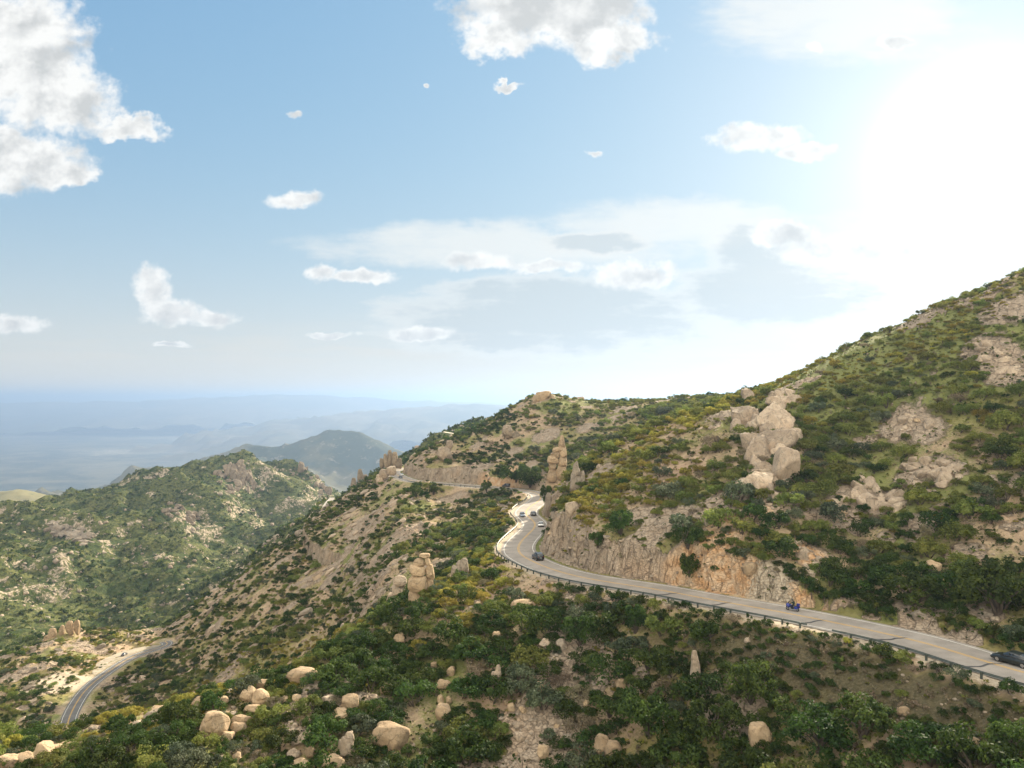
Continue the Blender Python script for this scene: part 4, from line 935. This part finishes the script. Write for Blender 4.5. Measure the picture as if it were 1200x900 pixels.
LEAF = {'oak': leaf_mat('oak_leaves', (.028, .052, .012), (.064, .1, .021), (.125, .165, .038)),
        'olive': leaf_mat('olive_leaves', (.105, .135, .03), (.18, .2, .048), (.29, .28, .085)),
        'grey': leaf_mat('grey_green_leaves', (.055, .072, .04), (.1, .118, .065), (.15, .165, .1), .2),
        'yellow': leaf_mat('backlit_blossom_leaves', (.17, .165, .03), (.3, .26, .05), (.46, .38, .08), .4),  # yellow partly blossom, partly backlit glow put into the leaf colour
        'dry': leaf_mat('dry_twigs', (.13, .105, .065), (.21, .17, .11), (.28, .24, .17), .15)}
MAT_BARK = flat_mat('bark', (.085, .065, .05), .95, var=.35, scale=6)
def crown_mesh(name, seed, n_clump, per, leaf, kind, squash=.72, spread=.72, clump_r=(.26, .46), stems=5, tall=0):
    """a crown of leaf clumps over a fan of stems; about 1 m in radius, base at the origin"""
    r = np.random.default_rng(seed); V, Fq, mi = [], [], []
    cs = []
    for k in range(n_clump):
        a = r.uniform(0, 6.283); e = r.uniform(0, 1)**.6; d = spread*(.25+.75*math.sqrt(r.random()))
        top = math.sqrt(max(0, 1-(d*.9)**2)); z = (.04+.9*e*top)*squash*1.15
        cs.append((d*math.cos(a), d*math.sin(a), z, r.uniform(*clump_r)*(1-.25*e)))
    base = 0
    for cx, cy, cz, cr in cs:
        n = per; d = r.normal(size=(n, 3)); d /= np.linalg.norm(d, axis=1)[:, None]; d[:, 2] = np.where(d[:, 2] < -.45, -d[:, 2], d[:, 2])
        rad = cr*r.uniform(.55, 1.12, n)**.7; c = np.array([cx, cy, cz])+d*rad[:, None]*np.array([1, 1, .82]); c[:, 2] = np.maximum(c[:, 2], .03)
        nn = d+r.normal(size=(n, 3))*.55; nn /= np.linalg.norm(nn, axis=1)[:, None]
        t = np.cross(nn, r.normal(size=(n, 3))); t /= np.linalg.norm(t, axis=1)[:, None]+1e-9; b = np.cross(nn, t)
        s = (leaf*r.uniform(.6, 1.35, n))[:, None]
        q = np.stack([c-t*s, c-b*s*.62+nn*s*.15, c+t*s, c+b*s*.62-nn*s*.1], 1)
        V.append(q.reshape(-1, 3)); Fq.append(np.arange(4*n).reshape(-1, 4)+base); base += 4*n; mi += [0]*n
    for k in range(stems):
        cx, cy, cz, cr = cs[k % len(cs)]; pts = [np.array([r.uniform(-.06, .06), r.uniform(-.06, .06), -.15]), np.array([cx*.4, cy*.4, cz*.45]), np.array([cx, cy, cz])]
        for a, b_, ra, rb in ((pts[0], pts[1], .045, .03), (pts[1], pts[2], .03, .012)):
            rg = []
            for p, rr in ((a, ra), (b_, rb)):
                rg.append([p+np.array([rr*math.cos(t), rr*math.sin(t), 0]) for t in (0, 1.571, 3.142, 4.712)])
            V.append(np.array(rg[0]+rg[1])); Fq.append(np.array([[i, (i+1) % 4, 4+(i+1) % 4, 4+i] for i in range(4)])+base); base += 8; mi += [1]*4
    me = np_mesh(name, np.vstack(V), np.vstack(Fq), False); me.materials.append(LEAF[kind]); me.materials.append(MAT_BARK)
    me.polygons.foreach_set('material_index', np.array(mi, np.int32)); return me
SHR = {}
for kd, sq in (('oak', .82), ('olive', .72), ('grey', .78), ('yellow', .62), ('dry', .7)):
    SHR[kd] = [crown_mesh(kd+'_shrub', 900+j*11+hash_, 11+6*j, 120-15*j, .055 if kd != 'dry' else .04, kd, sq, clump_r=(.2, .5)) for j, hash_ in zip(range(3), (1, 2, 3))]
FARP = [crown_mesh(kd+'_far', 950+j, 7, 16, .17, kd, .8, stems=0) for j, kd in enumerate(('oak', 'oak', 'oak', 'olive', 'grey'))]
NOUN = {'oak': 'scrub oak', 'olive': 'shrub', 'grey': 'manzanita', 'yellow': 'flowering shrub', 'dry': 'dry bush'}
COLR = {'oak': 'dark green', 'olive': 'olive green', 'grey': 'grey green', 'yellow': 'yellow', 'dry': 'brown leafless'}
def tree(u, v, wpx, hpx, kind, label, name='oak_tree', cat='tree', seed=0):
    """a small tree: crown and branching trunk, as wide and tall as it stands in the photo"""
    g = hit(u, v)
    if g is None: return
    k = g.y/F; w, h = wpx/2*k, hpx*k; root = empty(name, g); tag(root, label, cat)
    me = crown_mesh('crown', 1200+seed*13, 30, 120, .045, kind, .9, .78, (.18, .4), 7)
    cr = link_obj('crown', me, None, root); cr.scale = (w, w, h*.9); cr.location = (0, 0, h*.06); cr.rotation_euler = (0, 0, seed)
    tr = link_obj('trunk', tube_mesh([(0, 0, -.5), (.06*w, 0, h*.2), (-.05*w, .05*w, h*.42), (0, 0, h*.7)], [.07*w+.05, .055*w+.04, .04*w+.02, .02*w]), MAT_BARK, root)
    for s in range(4):
        a = s*1.7+seed; bt = tube_mesh([(0, 0, h*(.15+.05*s)), (math.cos(a)*w*.35, math.sin(a)*w*.35, h*.45), (math.cos(a)*w*.6, math.sin(a)*w*.6, h*.62)], [.04*w+.02, .025*w+.015, .012*w]); link_obj('branch', bt, MAT_BARK, tr)
    TAKEN.append((g.x, g.y, w*.8))
TREES = [
 (680,756,44,36,'oak','broad dark oak below the guardrail, left of the standing stone'),(822,790,24,26,'oak','round dark oak leaning on the tall standing stone'),(830,755,46,28,'oak','bright edged oak just under the guardrail above the standing stone'),
 (880,824,62,46,'oak','large oak below the grassy bank, right of the standing stone'),(610,815,46,34,'grey','grey green juniper spreading beside the pale pointed stone'),(808,678,29,30,'oak','round green oak growing alone out of the orange road cut'),
 (727,626,34,30,'oak','dark oak at the top of the cliff, left of its neighbour'),(806,641,40,26,'oak','dark oak on the brow above the orange cut'),(640,590,16,22,'oak','dark oak hiding the road at the inside of the upper bend'),
 (1070,708,70,36,'oak','dark thicket oak above the cliff near the road'),(1170,720,90,60,'oak','spreading oak at the right edge above the road'),(700,640,22,18,'oak','small oak clinging to the cliff face above the road'),
 (745,742,30,34,'oak','upright dark oak beneath the middle of the guardrail'),(960,880,90,48,'oak','very large dark oak in the bottom right corner slope'),(1010,865,80,44,'oak','large oak beside bare soil under the grassy bank'),
 (1090,895,90,44,'oak','dark oak cut by the bottom edge right of the largest'),(1190,885,60,40,'oak','dark oak filling the bottom right corner'),(760,860,80,50,'oak','broad oak in the bottom middle, below the standing stone'),
 (840,868,76,50,'oak','broad oak under the large one by the grassy bank'),(605,565,40,22,'oak','dark grove oak at the foot of the cut by the bend'),(622,570,34,24,'oak','second grove oak, beside the bend'),
 (870,462,8,9,'olive','tiny tree alone on the bright skyline'),(800,470,8,8,'olive','round tiny tree on the skyline saddle'),(1043,390,9,9,'olive','tiny tree on the skyline of the right hill'),
 (570,577,14,14,'oak','dark oak under the far road, centre'),(508,580,12,12,'oak','dark oak under the far road, left'),(488,583,12,12,'oak','dark oak where the far road bends'),
 (1085,640,16,24,'dry','bare dead tree on the right hill')]
for n, (u, v, w, h, kd, lab) in enumerate(TREES): tree(u, v, w, h, kd, lab, {'grey': 'juniper_tree', 'dry': 'dead_tree'}.get(kd, 'oak_tree'), 'tree', n)
# desert stalks
def yuccas():
    for n, (u, v, h, lab) in enumerate([(1027,722,16,'green stalked yucca at the road edge under the cliff'),(966,706,12,'tall leafy yucca on the cut right of the motorcycle'),(951,702,11,'thin yucca on the cut above the motorcycle'),(977,697,9,'round headed yucca high on the cut')]):
        g = hit(u, v); k = g.y/F; root = empty('yucca', g); tag(root, lab, 'yucca'); hh = h*k
        link_obj('stem', tube_mesh([(0, 0, -.2), (.03, 0, hh*.4), (0, .03, hh*.72)], [.09, .07, .05]), MAT_BARK, root)
        V, Fq = [], []; r = np.random.default_rng(n)
        for i in range(70):
            a, e = r.uniform(0, 6.28), r.uniform(-.5, 1.4); d = np.array([math.cos(a)*math.cos(e), math.sin(a)*math.cos(e), math.sin(e)]); s = np.cross(d, [0, 0, 1.]); s /= np.linalg.norm(s); c = np.array([0, 0, hh*.7]); L = hh*.34*r.uniform(.7, 1.1)
            V += [c-s*.03, c+d*L*.5-s*.035, c+d*L, c+d*L*.5+s*.035]; Fq.append([4*i, 4*i+1, 4*i+2, 4*i+3])
        link_obj('leaves', np_mesh('leaves', V, Fq, False), LEAF['olive'], root)
yuccas()
YEL_GLOW = [hit(*q) for q in [(180,835),(215,822),(250,806),(290,793),(350,772),(385,755),(430,735),(560,668),(575,678),(590,690),(572,655),(600,603),(606,594),(740,535),(770,515),(800,495),(840,478),(700,583),(720,560),(690,600),(760,560),(860,470),(930,440),(150,760),(120,775),(650,590),(950,440),(1000,428),(1050,408),(1100,384),(1150,353),(910,452),(120,755),(150,750),(90,762),(140,772)]]  # crests where yellow shrubs stand in for the backlit glow of grass
YEL_GLOW = [q for q in YEL_GLOW if q is not None]
def plant_shrubs():
    x, y = sample_view(160000, 58, 490, 1.4, .84); k = (x > NX0+2) & (x < NX1-2); x, y = x[k], y[k]; z = H(x, y); m = mask_at(x, y)
    big = fbm2(x/22, y/22, 401, 4, .55); small = fbm2(x/6, y/6, 411, 3)
    fl = flank(x, y); hill = (z > -30)*(x > 5)
    low_front = sstep(150, 110, y)*(x > -30)
    dens = np.clip(.6+.95*big+.55*small-.55*m[:, 0]+.22*low_front-.03*fl, 0, 1)
    gd = bil(x, y, np.clip(GD, -60, 60), NX0, NY0, NS); bank = bil(x, y, BANK, NX0, NY0, NS)
    dens = dens*(1-.6*bank)*(1-m[:, 3]*.9)
    kn = fbm2(x/18, y/18, 421, 3); u = rng.random(len(x))
    yp = np.zeros(len(x))
    for q in YEL_GLOW: yp = np.maximum(yp, np.exp(-((x-q.x)**2+(y-q.y)**2)/(8+.03*q.y)**2))
    kind = np.where(u < .58+.3*kn, 'oak', np.where(u < .84, 'olive', np.where(u < .93, 'grey', 'dry')))
    kind = np.where((rng.random(len(x)) < .5*hill*1.7+.25*fl) & (kind == 'oak'), 'olive', kind)  # paler olive on the hill stands in for its warm veil of light
    kind = np.where((rng.random(len(x)) < .6*low_front) & (kind == 'olive'), 'oak', kind)
    kind = np.where(rng.random(len(x)) < np.minimum(yp*1.0, .8)+.02+.07*hill*(z > -22), 'yellow', kind)
    r = np.clip(np.exp(rng.normal(-.02, .52, len(x))), .35, 3.0)*(1+.35*np.maximum(low_front*(gd > 12), hill*(gd < -12)*.6))*np.where(kind == 'yellow', .72, 1)*np.where(kind == 'dry', .8, 1)
    r = r*(1-.35*sstep(-8, 8, z))
    r = np.where(bank > .3, np.minimum(r, .9), r); r = np.where(np.abs(gd) < 11, np.minimum(r, .8+.1*np.abs(gd)), r)
    k = (rng.random(len(x)) < dens**1.3) & clear_of_roads(x, y, r*.75) & clear_of_taken(x, y, r*.5, .85)
    x, y, z, r, kind = x[k], y[k], z[k], r[k], kind[k]
    o = np.argsort(-r*rng.uniform(.6, 1, len(r))); x, y, z, r, kind = [q[o] for q in (x, y, z, r, kind)]
    k = thin(x, y, r*.52, 6.5); x, y, z, r, kind = [q[k] for q in (x, y, z, r, kind)]
    vis = seen(x, y, z, r*.7); size = r/y*vis
    cap = {'oak': 200, 'olive': 110, 'grey': 50, 'yellow': 90, 'dry': 40}; cnt = dict.fromkeys(cap, 0); own = np.zeros(len(x), bool)
    for i in np.argsort(-size):
        kd = str(kind[i])
        if vis[i] and size[i]*F > 2.5 and cnt[kd] < cap[kd] and sum(cnt.values()) < 300: cnt[kd] += 1; own[i] = True
    rz = rng.uniform(0, 6.28, len(x)); sz = r*rng.uniform(.85, 1.2, len(x))
    keys = list(SHR); protos = [p for kd in keys for p in SHR[kd]]; pid = np.array([keys.index(str(kd))*3 for kd in kind])+rng.integers(0, 3, len(x))
    for i in np.nonzero(own)[0]:
        o = bpy.data.objects.new({'oak': 'scrub_oak', 'olive': 'shrub', 'grey': 'manzanita_shrub', 'yellow': 'flowering_shrub', 'dry': 'dry_bush'}[str(kind[i])], protos[pid[i]]); COL.objects.link(o)
        o.location = (x[i], y[i], z[i]-.05*r[i]); o.scale = (r[i], r[i], sz[i]); o.rotation_euler = (0, 0, rz[i]); NAMED.append((o, str(kind[i]), r[i]))
    k = ~own; print('shrubs', len(x), 'own', own.sum(), cnt)
    gn_scatter('shrubbery', 'dense low brush covering the mountain slopes', np.stack([x, y, z-.05*r], -1)[k], np.stack([r, r, sz], -1)[k], np.stack([0*r, 0*r, rz], -1)[k], pid[k], protos)
    # grass and small herbs
    x, y = sample_view(52000, 58, 330, 1.7, .84); k = (x > NX0+2) & (x < NX1-2); x, y = x[k], y[k]; m = mask_at(x, y); n1 = fbm2(x/8, y/8, 431, 3)
    gd = np.abs(bil(x, y, np.clip(GD, -60, 60), NX0, NY0, NS))
    k = (rng.random(len(x)) < np.clip((.35+.7*m[:, 1]+.5*n1-.6*m[:, 0])*(1-.3*bil(x, y, BANK, NX0, NY0, NS)), 0, 1)) & clear_of_roads(x, y, .35); x, y, gd = x[k], y[k], gd[k]
    r = np.clip(np.exp(rng.normal(-1.05, .35, len(x))), .18, .7); u = rng.random(len(x)); kk = fbm2(x/14, y/14, 437, 2)
    pid = np.where(bil(x, y, BANK, NX0, NY0, NS) > .3, 3, 9)*1
    pid = np.where(pid == 3, np.where(u < .2, 1, 3), np.where(u < .3+.3*kk, 0, np.where(u < .62, 1, np.where(u < .72, 2, 3))))
    tuft = [crown_mesh('tuft_'+kd, 970+j, 4, 14, .2, kd, .8, stems=0) for j, kd in enumerate(('oak', 'olive', 'yellow', 'dry'))]
    gn_scatter('grass', 'dry grass tufts and herbs between the bushes', np.stack([x, y, H(x, y)-.03], -1), np.stack([r, r, r*rng.uniform(.8, 1.6, len(r))], -1), np.stack([0*r, 0*r, rng.uniform(0, 6.28, len(r))], -1), pid, tuft)
    # brush over the valley hills
    x, y = sample_view(80000, 440, 1900, 1.1, .95); k = (x > -1450) & (x < 1200) & ~((x > NX0) & (x < NX1) & (y < NY1-4)); x, y = x[k], y[k]; n1 = fbm2(x/60, y/60, 441, 4, .6); n2 = fbm2(x/70, y/70, 101, 5, .6)
    k = (rng.random(len(x)) < np.clip(.75+.9*n1-.7*sstep(.15, .4, n2), 0, 1)) & (np.abs(near_line(x, y, rroad)[0]) > 8) & (np.abs(near_line(x, y, spur)[0]) > 7); x, y = x[k], y[k]; r = np.clip(np.exp(rng.normal(.75, .4, len(x))), .9, 4.6)
    gn_scatter('woods', 'far brush and small trees on the valley hills', np.stack([x, y, H(x, y)-.1*r], -1), np.stack([r, r, r*rng.uniform(.9, 1.3, len(r))], -1), np.stack([0*r, 0*r, rng.uniform(0, 6.28, len(r))], -1), rng.integers(0, 5, len(r)), FARP)
plant_shrubs()
# ------------------------------------------------------------------ labels for the scattered bushes and stones
MARK = [('the twin stone column',490,680),('the dark suv',622,650),('the motorcycle',931,714),('the tall standing stone',814,782),('the juniper',610,800),('the brow boulder pile',298,815),('the egg boulder',915,543),
        ('the tall orange spire',653,540),('the black car',1185,772),('the orange cut oak',808,664),('the wedge block',407,872),('the two eared stones',521,820),('the large pinkish boulder',458,863),('the pointed grey boulder',718,880),
        ('the corner boulder row',50,882),('the long grey boulder',890,862),('the broad roadside oak',680,740),('the guardrail gap',985,742),('the white car',633,617),('the pink cut',540,560),('the far bend',470,560),('the valley road',80,845),
        ('the parked valley car',157,767),('the tan pinnacles',75,738),('the pale horn rock',676,565),('the square topped block',670,605),('the skyline crag',457,535),('the dark knob',634,470),('the pale broken ledge',1090,555),('the blocky outcrop',1000,588),
        ('the white hill boulder',1094,664),('the whitish ledges',1070,498),('the summit slabs',1170,425),('the grassy bank',1080,815),('the smooth brow slab',250,850),('the bare rock sheet',355,792),('the tilted white stone',634,805),('the spreading oak',1170,695),('the yucca',1027,716)]
MK = [(t, u, v, hit(u, v)) for t, u, v in MARK]
MK = [q for q in MK if q[3] is not None]
WORD = {'oak': 'dark green scrub oak', 'olive': 'olive green shrub', 'grey': 'grey green manzanita', 'yellow': 'yellow flowering shrub', 'dry': 'brown dry bush', 'boulder': 'pale boulder', 'slab': 'tilted rock slab'}
CATS = {'oak': 'shrub', 'olive': 'shrub', 'grey': 'shrub', 'yellow': 'shrub', 'dry': 'shrub', 'boulder': 'boulder', 'slab': 'rock slab'}
GRP = {'oak': 'scrub oaks on the slopes', 'olive': 'olive shrubs on the slopes', 'grey': 'manzanita on the slopes', 'yellow': 'yellow flowering shrubs', 'dry': 'dry bushes', 'boulder': 'loose boulders on the slopes', 'slab': 'rock slabs on the slopes'}
def way(du, dv):
    h = 'left of' if du < 0 else 'right of'; w = 'above' if dv < 0 else 'below'
    if abs(du) > 2.2*abs(dv): return h
    if abs(dv) > 2.2*abs(du): return w
    return w+' and '+h
def size_word(kind, s):
    a = {'boulder': (.7, 1.3), 'slab': (2, 3.2)}.get(kind, (1.1, 2.0)); return 'small ' if s < a[0] else '' if s < a[1] else 'large '
used = {}
for o, kind, s in NAMED:
    p = o.location; u, v = px_of(p); cand = sorted(MK, key=lambda q: math.hypot(u-q[1], v-q[2]))
    for q in cand[:6]:
        d = max(1, int(round((p-q[3]).length)))
        lab = f"{size_word(kind, s)}{WORD[kind]} {d} m {way(u-q[1], v-q[2])} {q[0]}"
        if lab not in used: break
    used[lab] = used.get(lab, 0)+1
    tag(o, lab, CATS[kind], GRP[kind])
print('labels', len(NAMED), 'shared', sum(1 for k in used.values() if k > 1))
# ------------------------------------------------------------------ air, sky, sun, camera
def build_haze():
    m = bpy.data.materials.new('haze_air'); m.use_nodes = True; nt = m.node_tree; nt.nodes.clear()
    out = node(nt, 'ShaderNodeOutputMaterial'); v = node(nt, 'ShaderNodeVolumePrincipled')
    v.inputs['Color'].default_value = HAZE_COL+(1,); v.inputs['Density'].default_value = HAZE_DENS; v.inputs['Anisotropy'].default_value = HAZE_G
    link(nt, v.outputs[0], out.inputs['Volume'])
    x, y0, y1, z0, z1 = 80000, -1700, 80000, PLAIN-30, 300
    V = [(sx*x, yy, zz) for zz in (z0, z1) for sx, yy in ((-1, y0), (1, y0), (1, y1), (-1, y1))]
    Fq = [(3, 2, 1, 0), (4, 5, 6, 7), (0, 1, 5, 4), (1, 2, 6, 5), (2, 3, 7, 6), (3, 0, 4, 7)]
    o = link_obj('haze', np_mesh('haze', V, Fq, False), m); tag(o, 'thin pale haze lying over the valley', kind='stuff')
HAZE_COL, HAZE_DENS, HAZE_G = (.32, .46, .7), .76e-4, .45
build_haze()
EXPO = 1.35
BIG = [(10,55,106,90),(62,110,86,60),(15,190,100,42),(148,150,46,17),(75,205,44,20),(645,10,136,56),(720,50,64,28),(585,50,50,24),(588,99,24,7)]
SMALL = [(347,233,40,12),(178,337,26,32),(200,366,46,18),(248,372,38,13),(8,382,54,14),(200,404,24,4),(385,393,36,5),(376,320,20,13),(425,325,50,10),
         (890,160,62,18),(945,178,40,12),(955,55,14,6),(1052,50,30,9),(695,178,13,5),(345,135,8,5),(502,105,5,4),(560,306,44,14),(640,312,56,11),(745,322,62,20),(495,392,46,9),(1010,294,120,20),(920,274,50,18)]
VEIL = [(590,287,260,34),(790,262,170,36),(1000,330,170,85),(980,20,180,60)]
GREY = [(700,284,66,15),(650,350,150,30),(600,398,150,16),(880,300,60,46),(910,345,145,42),(640,0,90,34),(650,375,210,48)]
BACK_FILL = (3.05, 2.78, 2.25)  # fill colour added to the sky outside the view
def build_world():
    w = bpy.data.worlds.new('World'); scene.world = w; w.cycles.sampling_method = 'NONE'; w.use_nodes = True; nt = w.node_tree; nt.nodes.clear()
    out = node(nt, 'ShaderNodeOutputWorld'); bg = node(nt, 'ShaderNodeBackground')
    sky = node(nt, 'ShaderNodeTexSky', sky_type='NISHITA', sun_disc=False, sun_elevation=R(SUN_EL), sun_rotation=R(SUN_AZ))
    sky.altitude = 2000; sky.dust_density = .6; sky.ozone_density = 1.6; sky.air_density = 1.0
    STR = .12; k = 1/(STR*2**EXPO)                                  # sky colour that shows as 1
    d = S(nt, node(nt, 'ShaderNodeTexCoord').outputs['Generated'])
    sp = node(nt, 'ShaderNodeSeparateXYZ'); link(nt, d, sp.inputs[0]); dx, dy, dz = [S(nt, sp.outputs[i]) for i in range(3)]
    dyc = dy.ab().mx(.12)
    U0 = dx/dyc*8.2+6.0; V0 = 4.68-dz/dyc*8.2                      # directions in units of about 7 degrees
    def vec(a, b):
        c = node(nt, 'ShaderNodeCombineXYZ'); link(nt, a, c.inputs[0]); link(nt, b, c.inputs[1]); return S(nt, c.outputs[0])
    q = vec(U0, V0*1.15)
    def n2(v, sc, det, ro, out=0): return noise(nt, v, sc, det, ro, out=out, dims='2D')
    wa = n2(q, 1.6, 4, .62, 1)
    def warp(a, b):                                                 # direction pushed about by the noise: ragged outlines
        v = node(nt, 'ShaderNodeVectorMath', operation='MULTIPLY_ADD'); link(nt, wa, v.inputs[0]); v.inputs[1].default_value = (a, b, 0)
        o_ = node(nt, 'ShaderNodeVectorMath', operation='ADD'); link(nt, vec(U0-a/2, V0-b/2), o_.inputs[0]); v.inputs[2].default_value = (0, 0, 0)
        link(nt, v.outputs[0], o_.inputs[1]); return o_.outputs[0]
    def vm0(op, a, b_):
        n = node(nt, 'ShaderNodeVectorMath', operation=op); link(nt, a, n.inputs[0]); n.inputs[1].default_value = b_; return n.outputs[0]
    def blobs(L, v, soft=.35):
        r = None
        for cx, cy, rx, ry in L:
            t = node(nt, 'ShaderNodeVectorMath', operation='MULTIPLY_ADD'); link(nt, v, t.inputs[0])
            t.inputs[1].default_value = (100/rx, 100/ry, 0); t.inputs[2].default_value = (-cx/rx, -cy/ry, 0)
            dt = node(nt, 'ShaderNodeVectorMath', operation='DOT_PRODUCT'); link(nt, t.outputs[0], dt.inputs[0]); link(nt, t.outputs[0], dt.inputs[1])
            e = S(nt, dt.outputs['Value'])
            r = e if r is None else r.m('SMOOTH_MIN', e, soft)
        return 1-r
    W1, W2, W3 = warp(.75, .6), warp(.3, .24), warp(.5, .32)
    big = BIG; small = SMALL
    fine = n2(q, 3.6, 7, .62)
    mid_ = n2(q, 2.3, 4, .58)
    eb = blobs(big, W1); es = blobs(small, W2, .15)
    db = (eb+(fine-.5)*1.25).ss(-.05, .7); ds = (es+(fine-.5)*1.8).ss(-.05, .8)
    # grey undersides: the thick middle of a cloud
    shb = (eb*.7+(mid_-.5)*1.9+(fine-.5)*.7+(.5-V0).ss(0, .6)*.6*(U0-3).ss(0, 1)).ss(.2, .95); shs = (es+(mid_-.5)*1.5+(V0*0)).ss(.35, 1.0)
    rel = (n2(q, 1.9, 4, .55)-n2(S(nt, vm0('ADD', q, (.2, .1, 0))), 1.9, 4, .55))*2.4+(fine-.5)*.35
    veil = blobs(VEIL, W3); dv = (veil+(n2(vec(U0*.8, V0*3), 1.8, 4, .6)-.5)*1.1).ss(-.1, .95)
    grey = blobs(GREY, W2); dg = (grey+(n2(vec(U0*.7, V0*2.6), 1.7, 5, .62)-.5)*1.5+(fine-.5)*.4).ss(-.25, .75)
    low_ = ((V0-4.15).gauss(.25))*(n2(vec(U0*.5, V0*5), 1.6, 3, .55).ss(.35, .7))*(U0.ss(-3, 4)*.6+.25)
    # the sun behind thin cloud: a broad aureole
    az, el = R(33.5), R(16.5)
    sx, sy, sz = math.sin(az)*math.cos(el), math.cos(az)*math.cos(el), math.sin(el)
    cosg = dx*sx+dy*sy+dz*sz
    ang = cosg.mn(1.0).m('ARCCOSINE')
    glow_a = (ang*-3.0).m('EXPONENT')*.31; glow_b = (ang*-9.0).m('EXPONENT')*.48 + ang.gauss(.05)*8.0
    def col(c, f=1): return tuple(x*k*f for x in c)
    def vm(op, a, b_):
        n = node(nt, 'ShaderNodeVectorMath', operation=op); link(nt, a, n.inputs[0])
        if isinstance(b_, tuple): n.inputs[1].default_value = b_
        else: link(nt, b_, n.inputs[1])
        return n.outputs[0]
    g1 = vm('MULTIPLY', sky.outputs[0], SKY_TINT); g2 = vm('MULTIPLY', g1, (1/(k*1.0),)*3); g3 = vm('ADD', g2, (1, 1, 1)); c = S(nt, vm('MULTIPLY', vm('DIVIDE', g1, g3), (.74, .83, .89)))   # soft shoulder
    def shine(c, glow):
        gl = node(nt, 'ShaderNodeMix', data_type='RGBA', blend_type='ADD'); gl.inputs[0].default_value = 1
        link(nt, c, gl.inputs[6])
        gm = node(nt, 'ShaderNodeMix', data_type='RGBA', blend_type='MULTIPLY'); gm.inputs[0].default_value = 1
        cg = node(nt, 'ShaderNodeCombineColor')
        for i in range(3): link(nt, glow, cg.inputs[i])
        link(nt, cg.outputs[0], gm.inputs[6]); gm.inputs[7].default_value = col((1.0, .92, .77))+(1,)
        link(nt, gm.outputs[2], gl.inputs[7])
        return S(nt, gl.outputs[2])
    hz = dz.mx(0).m('MULTIPLY', -9.0).m('EXPONENT')
    c = mixc(nt, hz*.9, c, col((.92, .81, .65)))
    c = shine(c, glow_a)
    c = mixc(nt, dv*.8, c, col((.9, .91, .88)))
    c = mixc(nt, low_*.75, c, col((.8, .77, .7)))
    c = mixc(nt, dg*.8, c, col((.6, .67, .7)))
    c = mixc(nt, dg*(1-dg)*1.5, c, col((.98, .97, .93)))
    white = col((1.0, 1.0, .98)); gcol = col((.64, .66, .66))
    c = mixc(nt, ds, c, mixc(nt, (shs*.55-rel*.7).mx(0).mn(1), white, col((.6, .63, .64))))
    c = mixc(nt, db, c, mixc(nt, (shb*.75-rel*.8).mx(0).mn(1), white, gcol))
    # added fill: bright unseen cloud overhead and behind, put there to light shaded slopes
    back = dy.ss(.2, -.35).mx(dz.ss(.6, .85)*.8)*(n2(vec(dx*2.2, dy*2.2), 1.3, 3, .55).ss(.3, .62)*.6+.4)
    c = mixc(nt, back, c, col(BACK_FILL))
    c = shine(c, glow_b)
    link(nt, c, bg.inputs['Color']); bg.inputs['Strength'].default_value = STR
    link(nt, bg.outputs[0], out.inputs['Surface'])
SKY_TINT = (1.25, 1.9, 3.0)
build_world()
sun = bpy.data.lights.new('sun', 'SUN'); sun.energy = 5.0; sun.angle = R(.6); sun.color = (1.0, .87, .66)
so = bpy.data.objects.new('sun', sun); COL.objects.link(so)
so.rotation_euler = Vector((-math.sin(R(SUN_AZ))*math.cos(R(SUN_EL)), -math.cos(R(SUN_AZ))*math.cos(R(SUN_EL)), -math.sin(R(SUN_EL)))).to_track_quat('-Z', 'Y').to_euler()
cam = bpy.data.cameras.new('camera'); cam.sensor_width = 36; cam.lens = 36*F/1200; cam.shift_y = 18/1200; cam.clip_start = .5; cam.clip_end = 300000
co = bpy.data.objects.new('camera', cam); COL.objects.link(co); co.rotation_euler = (R(90), 0, 0); scene.camera = co
vs = scene.view_settings; scene.display_settings.display_device = 'sRGB'; vs.view_transform = 'Standard'; vs.look = 'None'; vs.gamma = 1; vs.use_curve_mapping = False; vs.exposure = EXPO
cy = scene.cycles; cy.use_denoising = True; cy.use_adaptive_sampling = True; cy.adaptive_threshold = .02; cy.max_bounces = 5; cy.diffuse_bounces = 2; cy.glossy_bounces = 2; cy.transmission_bounces = 2; cy.transparent_max_bounces = 6; cy.volume_bounces = 0
cy.sample_clamp_indirect = 6; cy.caustics_reflective = False; cy.caustics_refractive = False
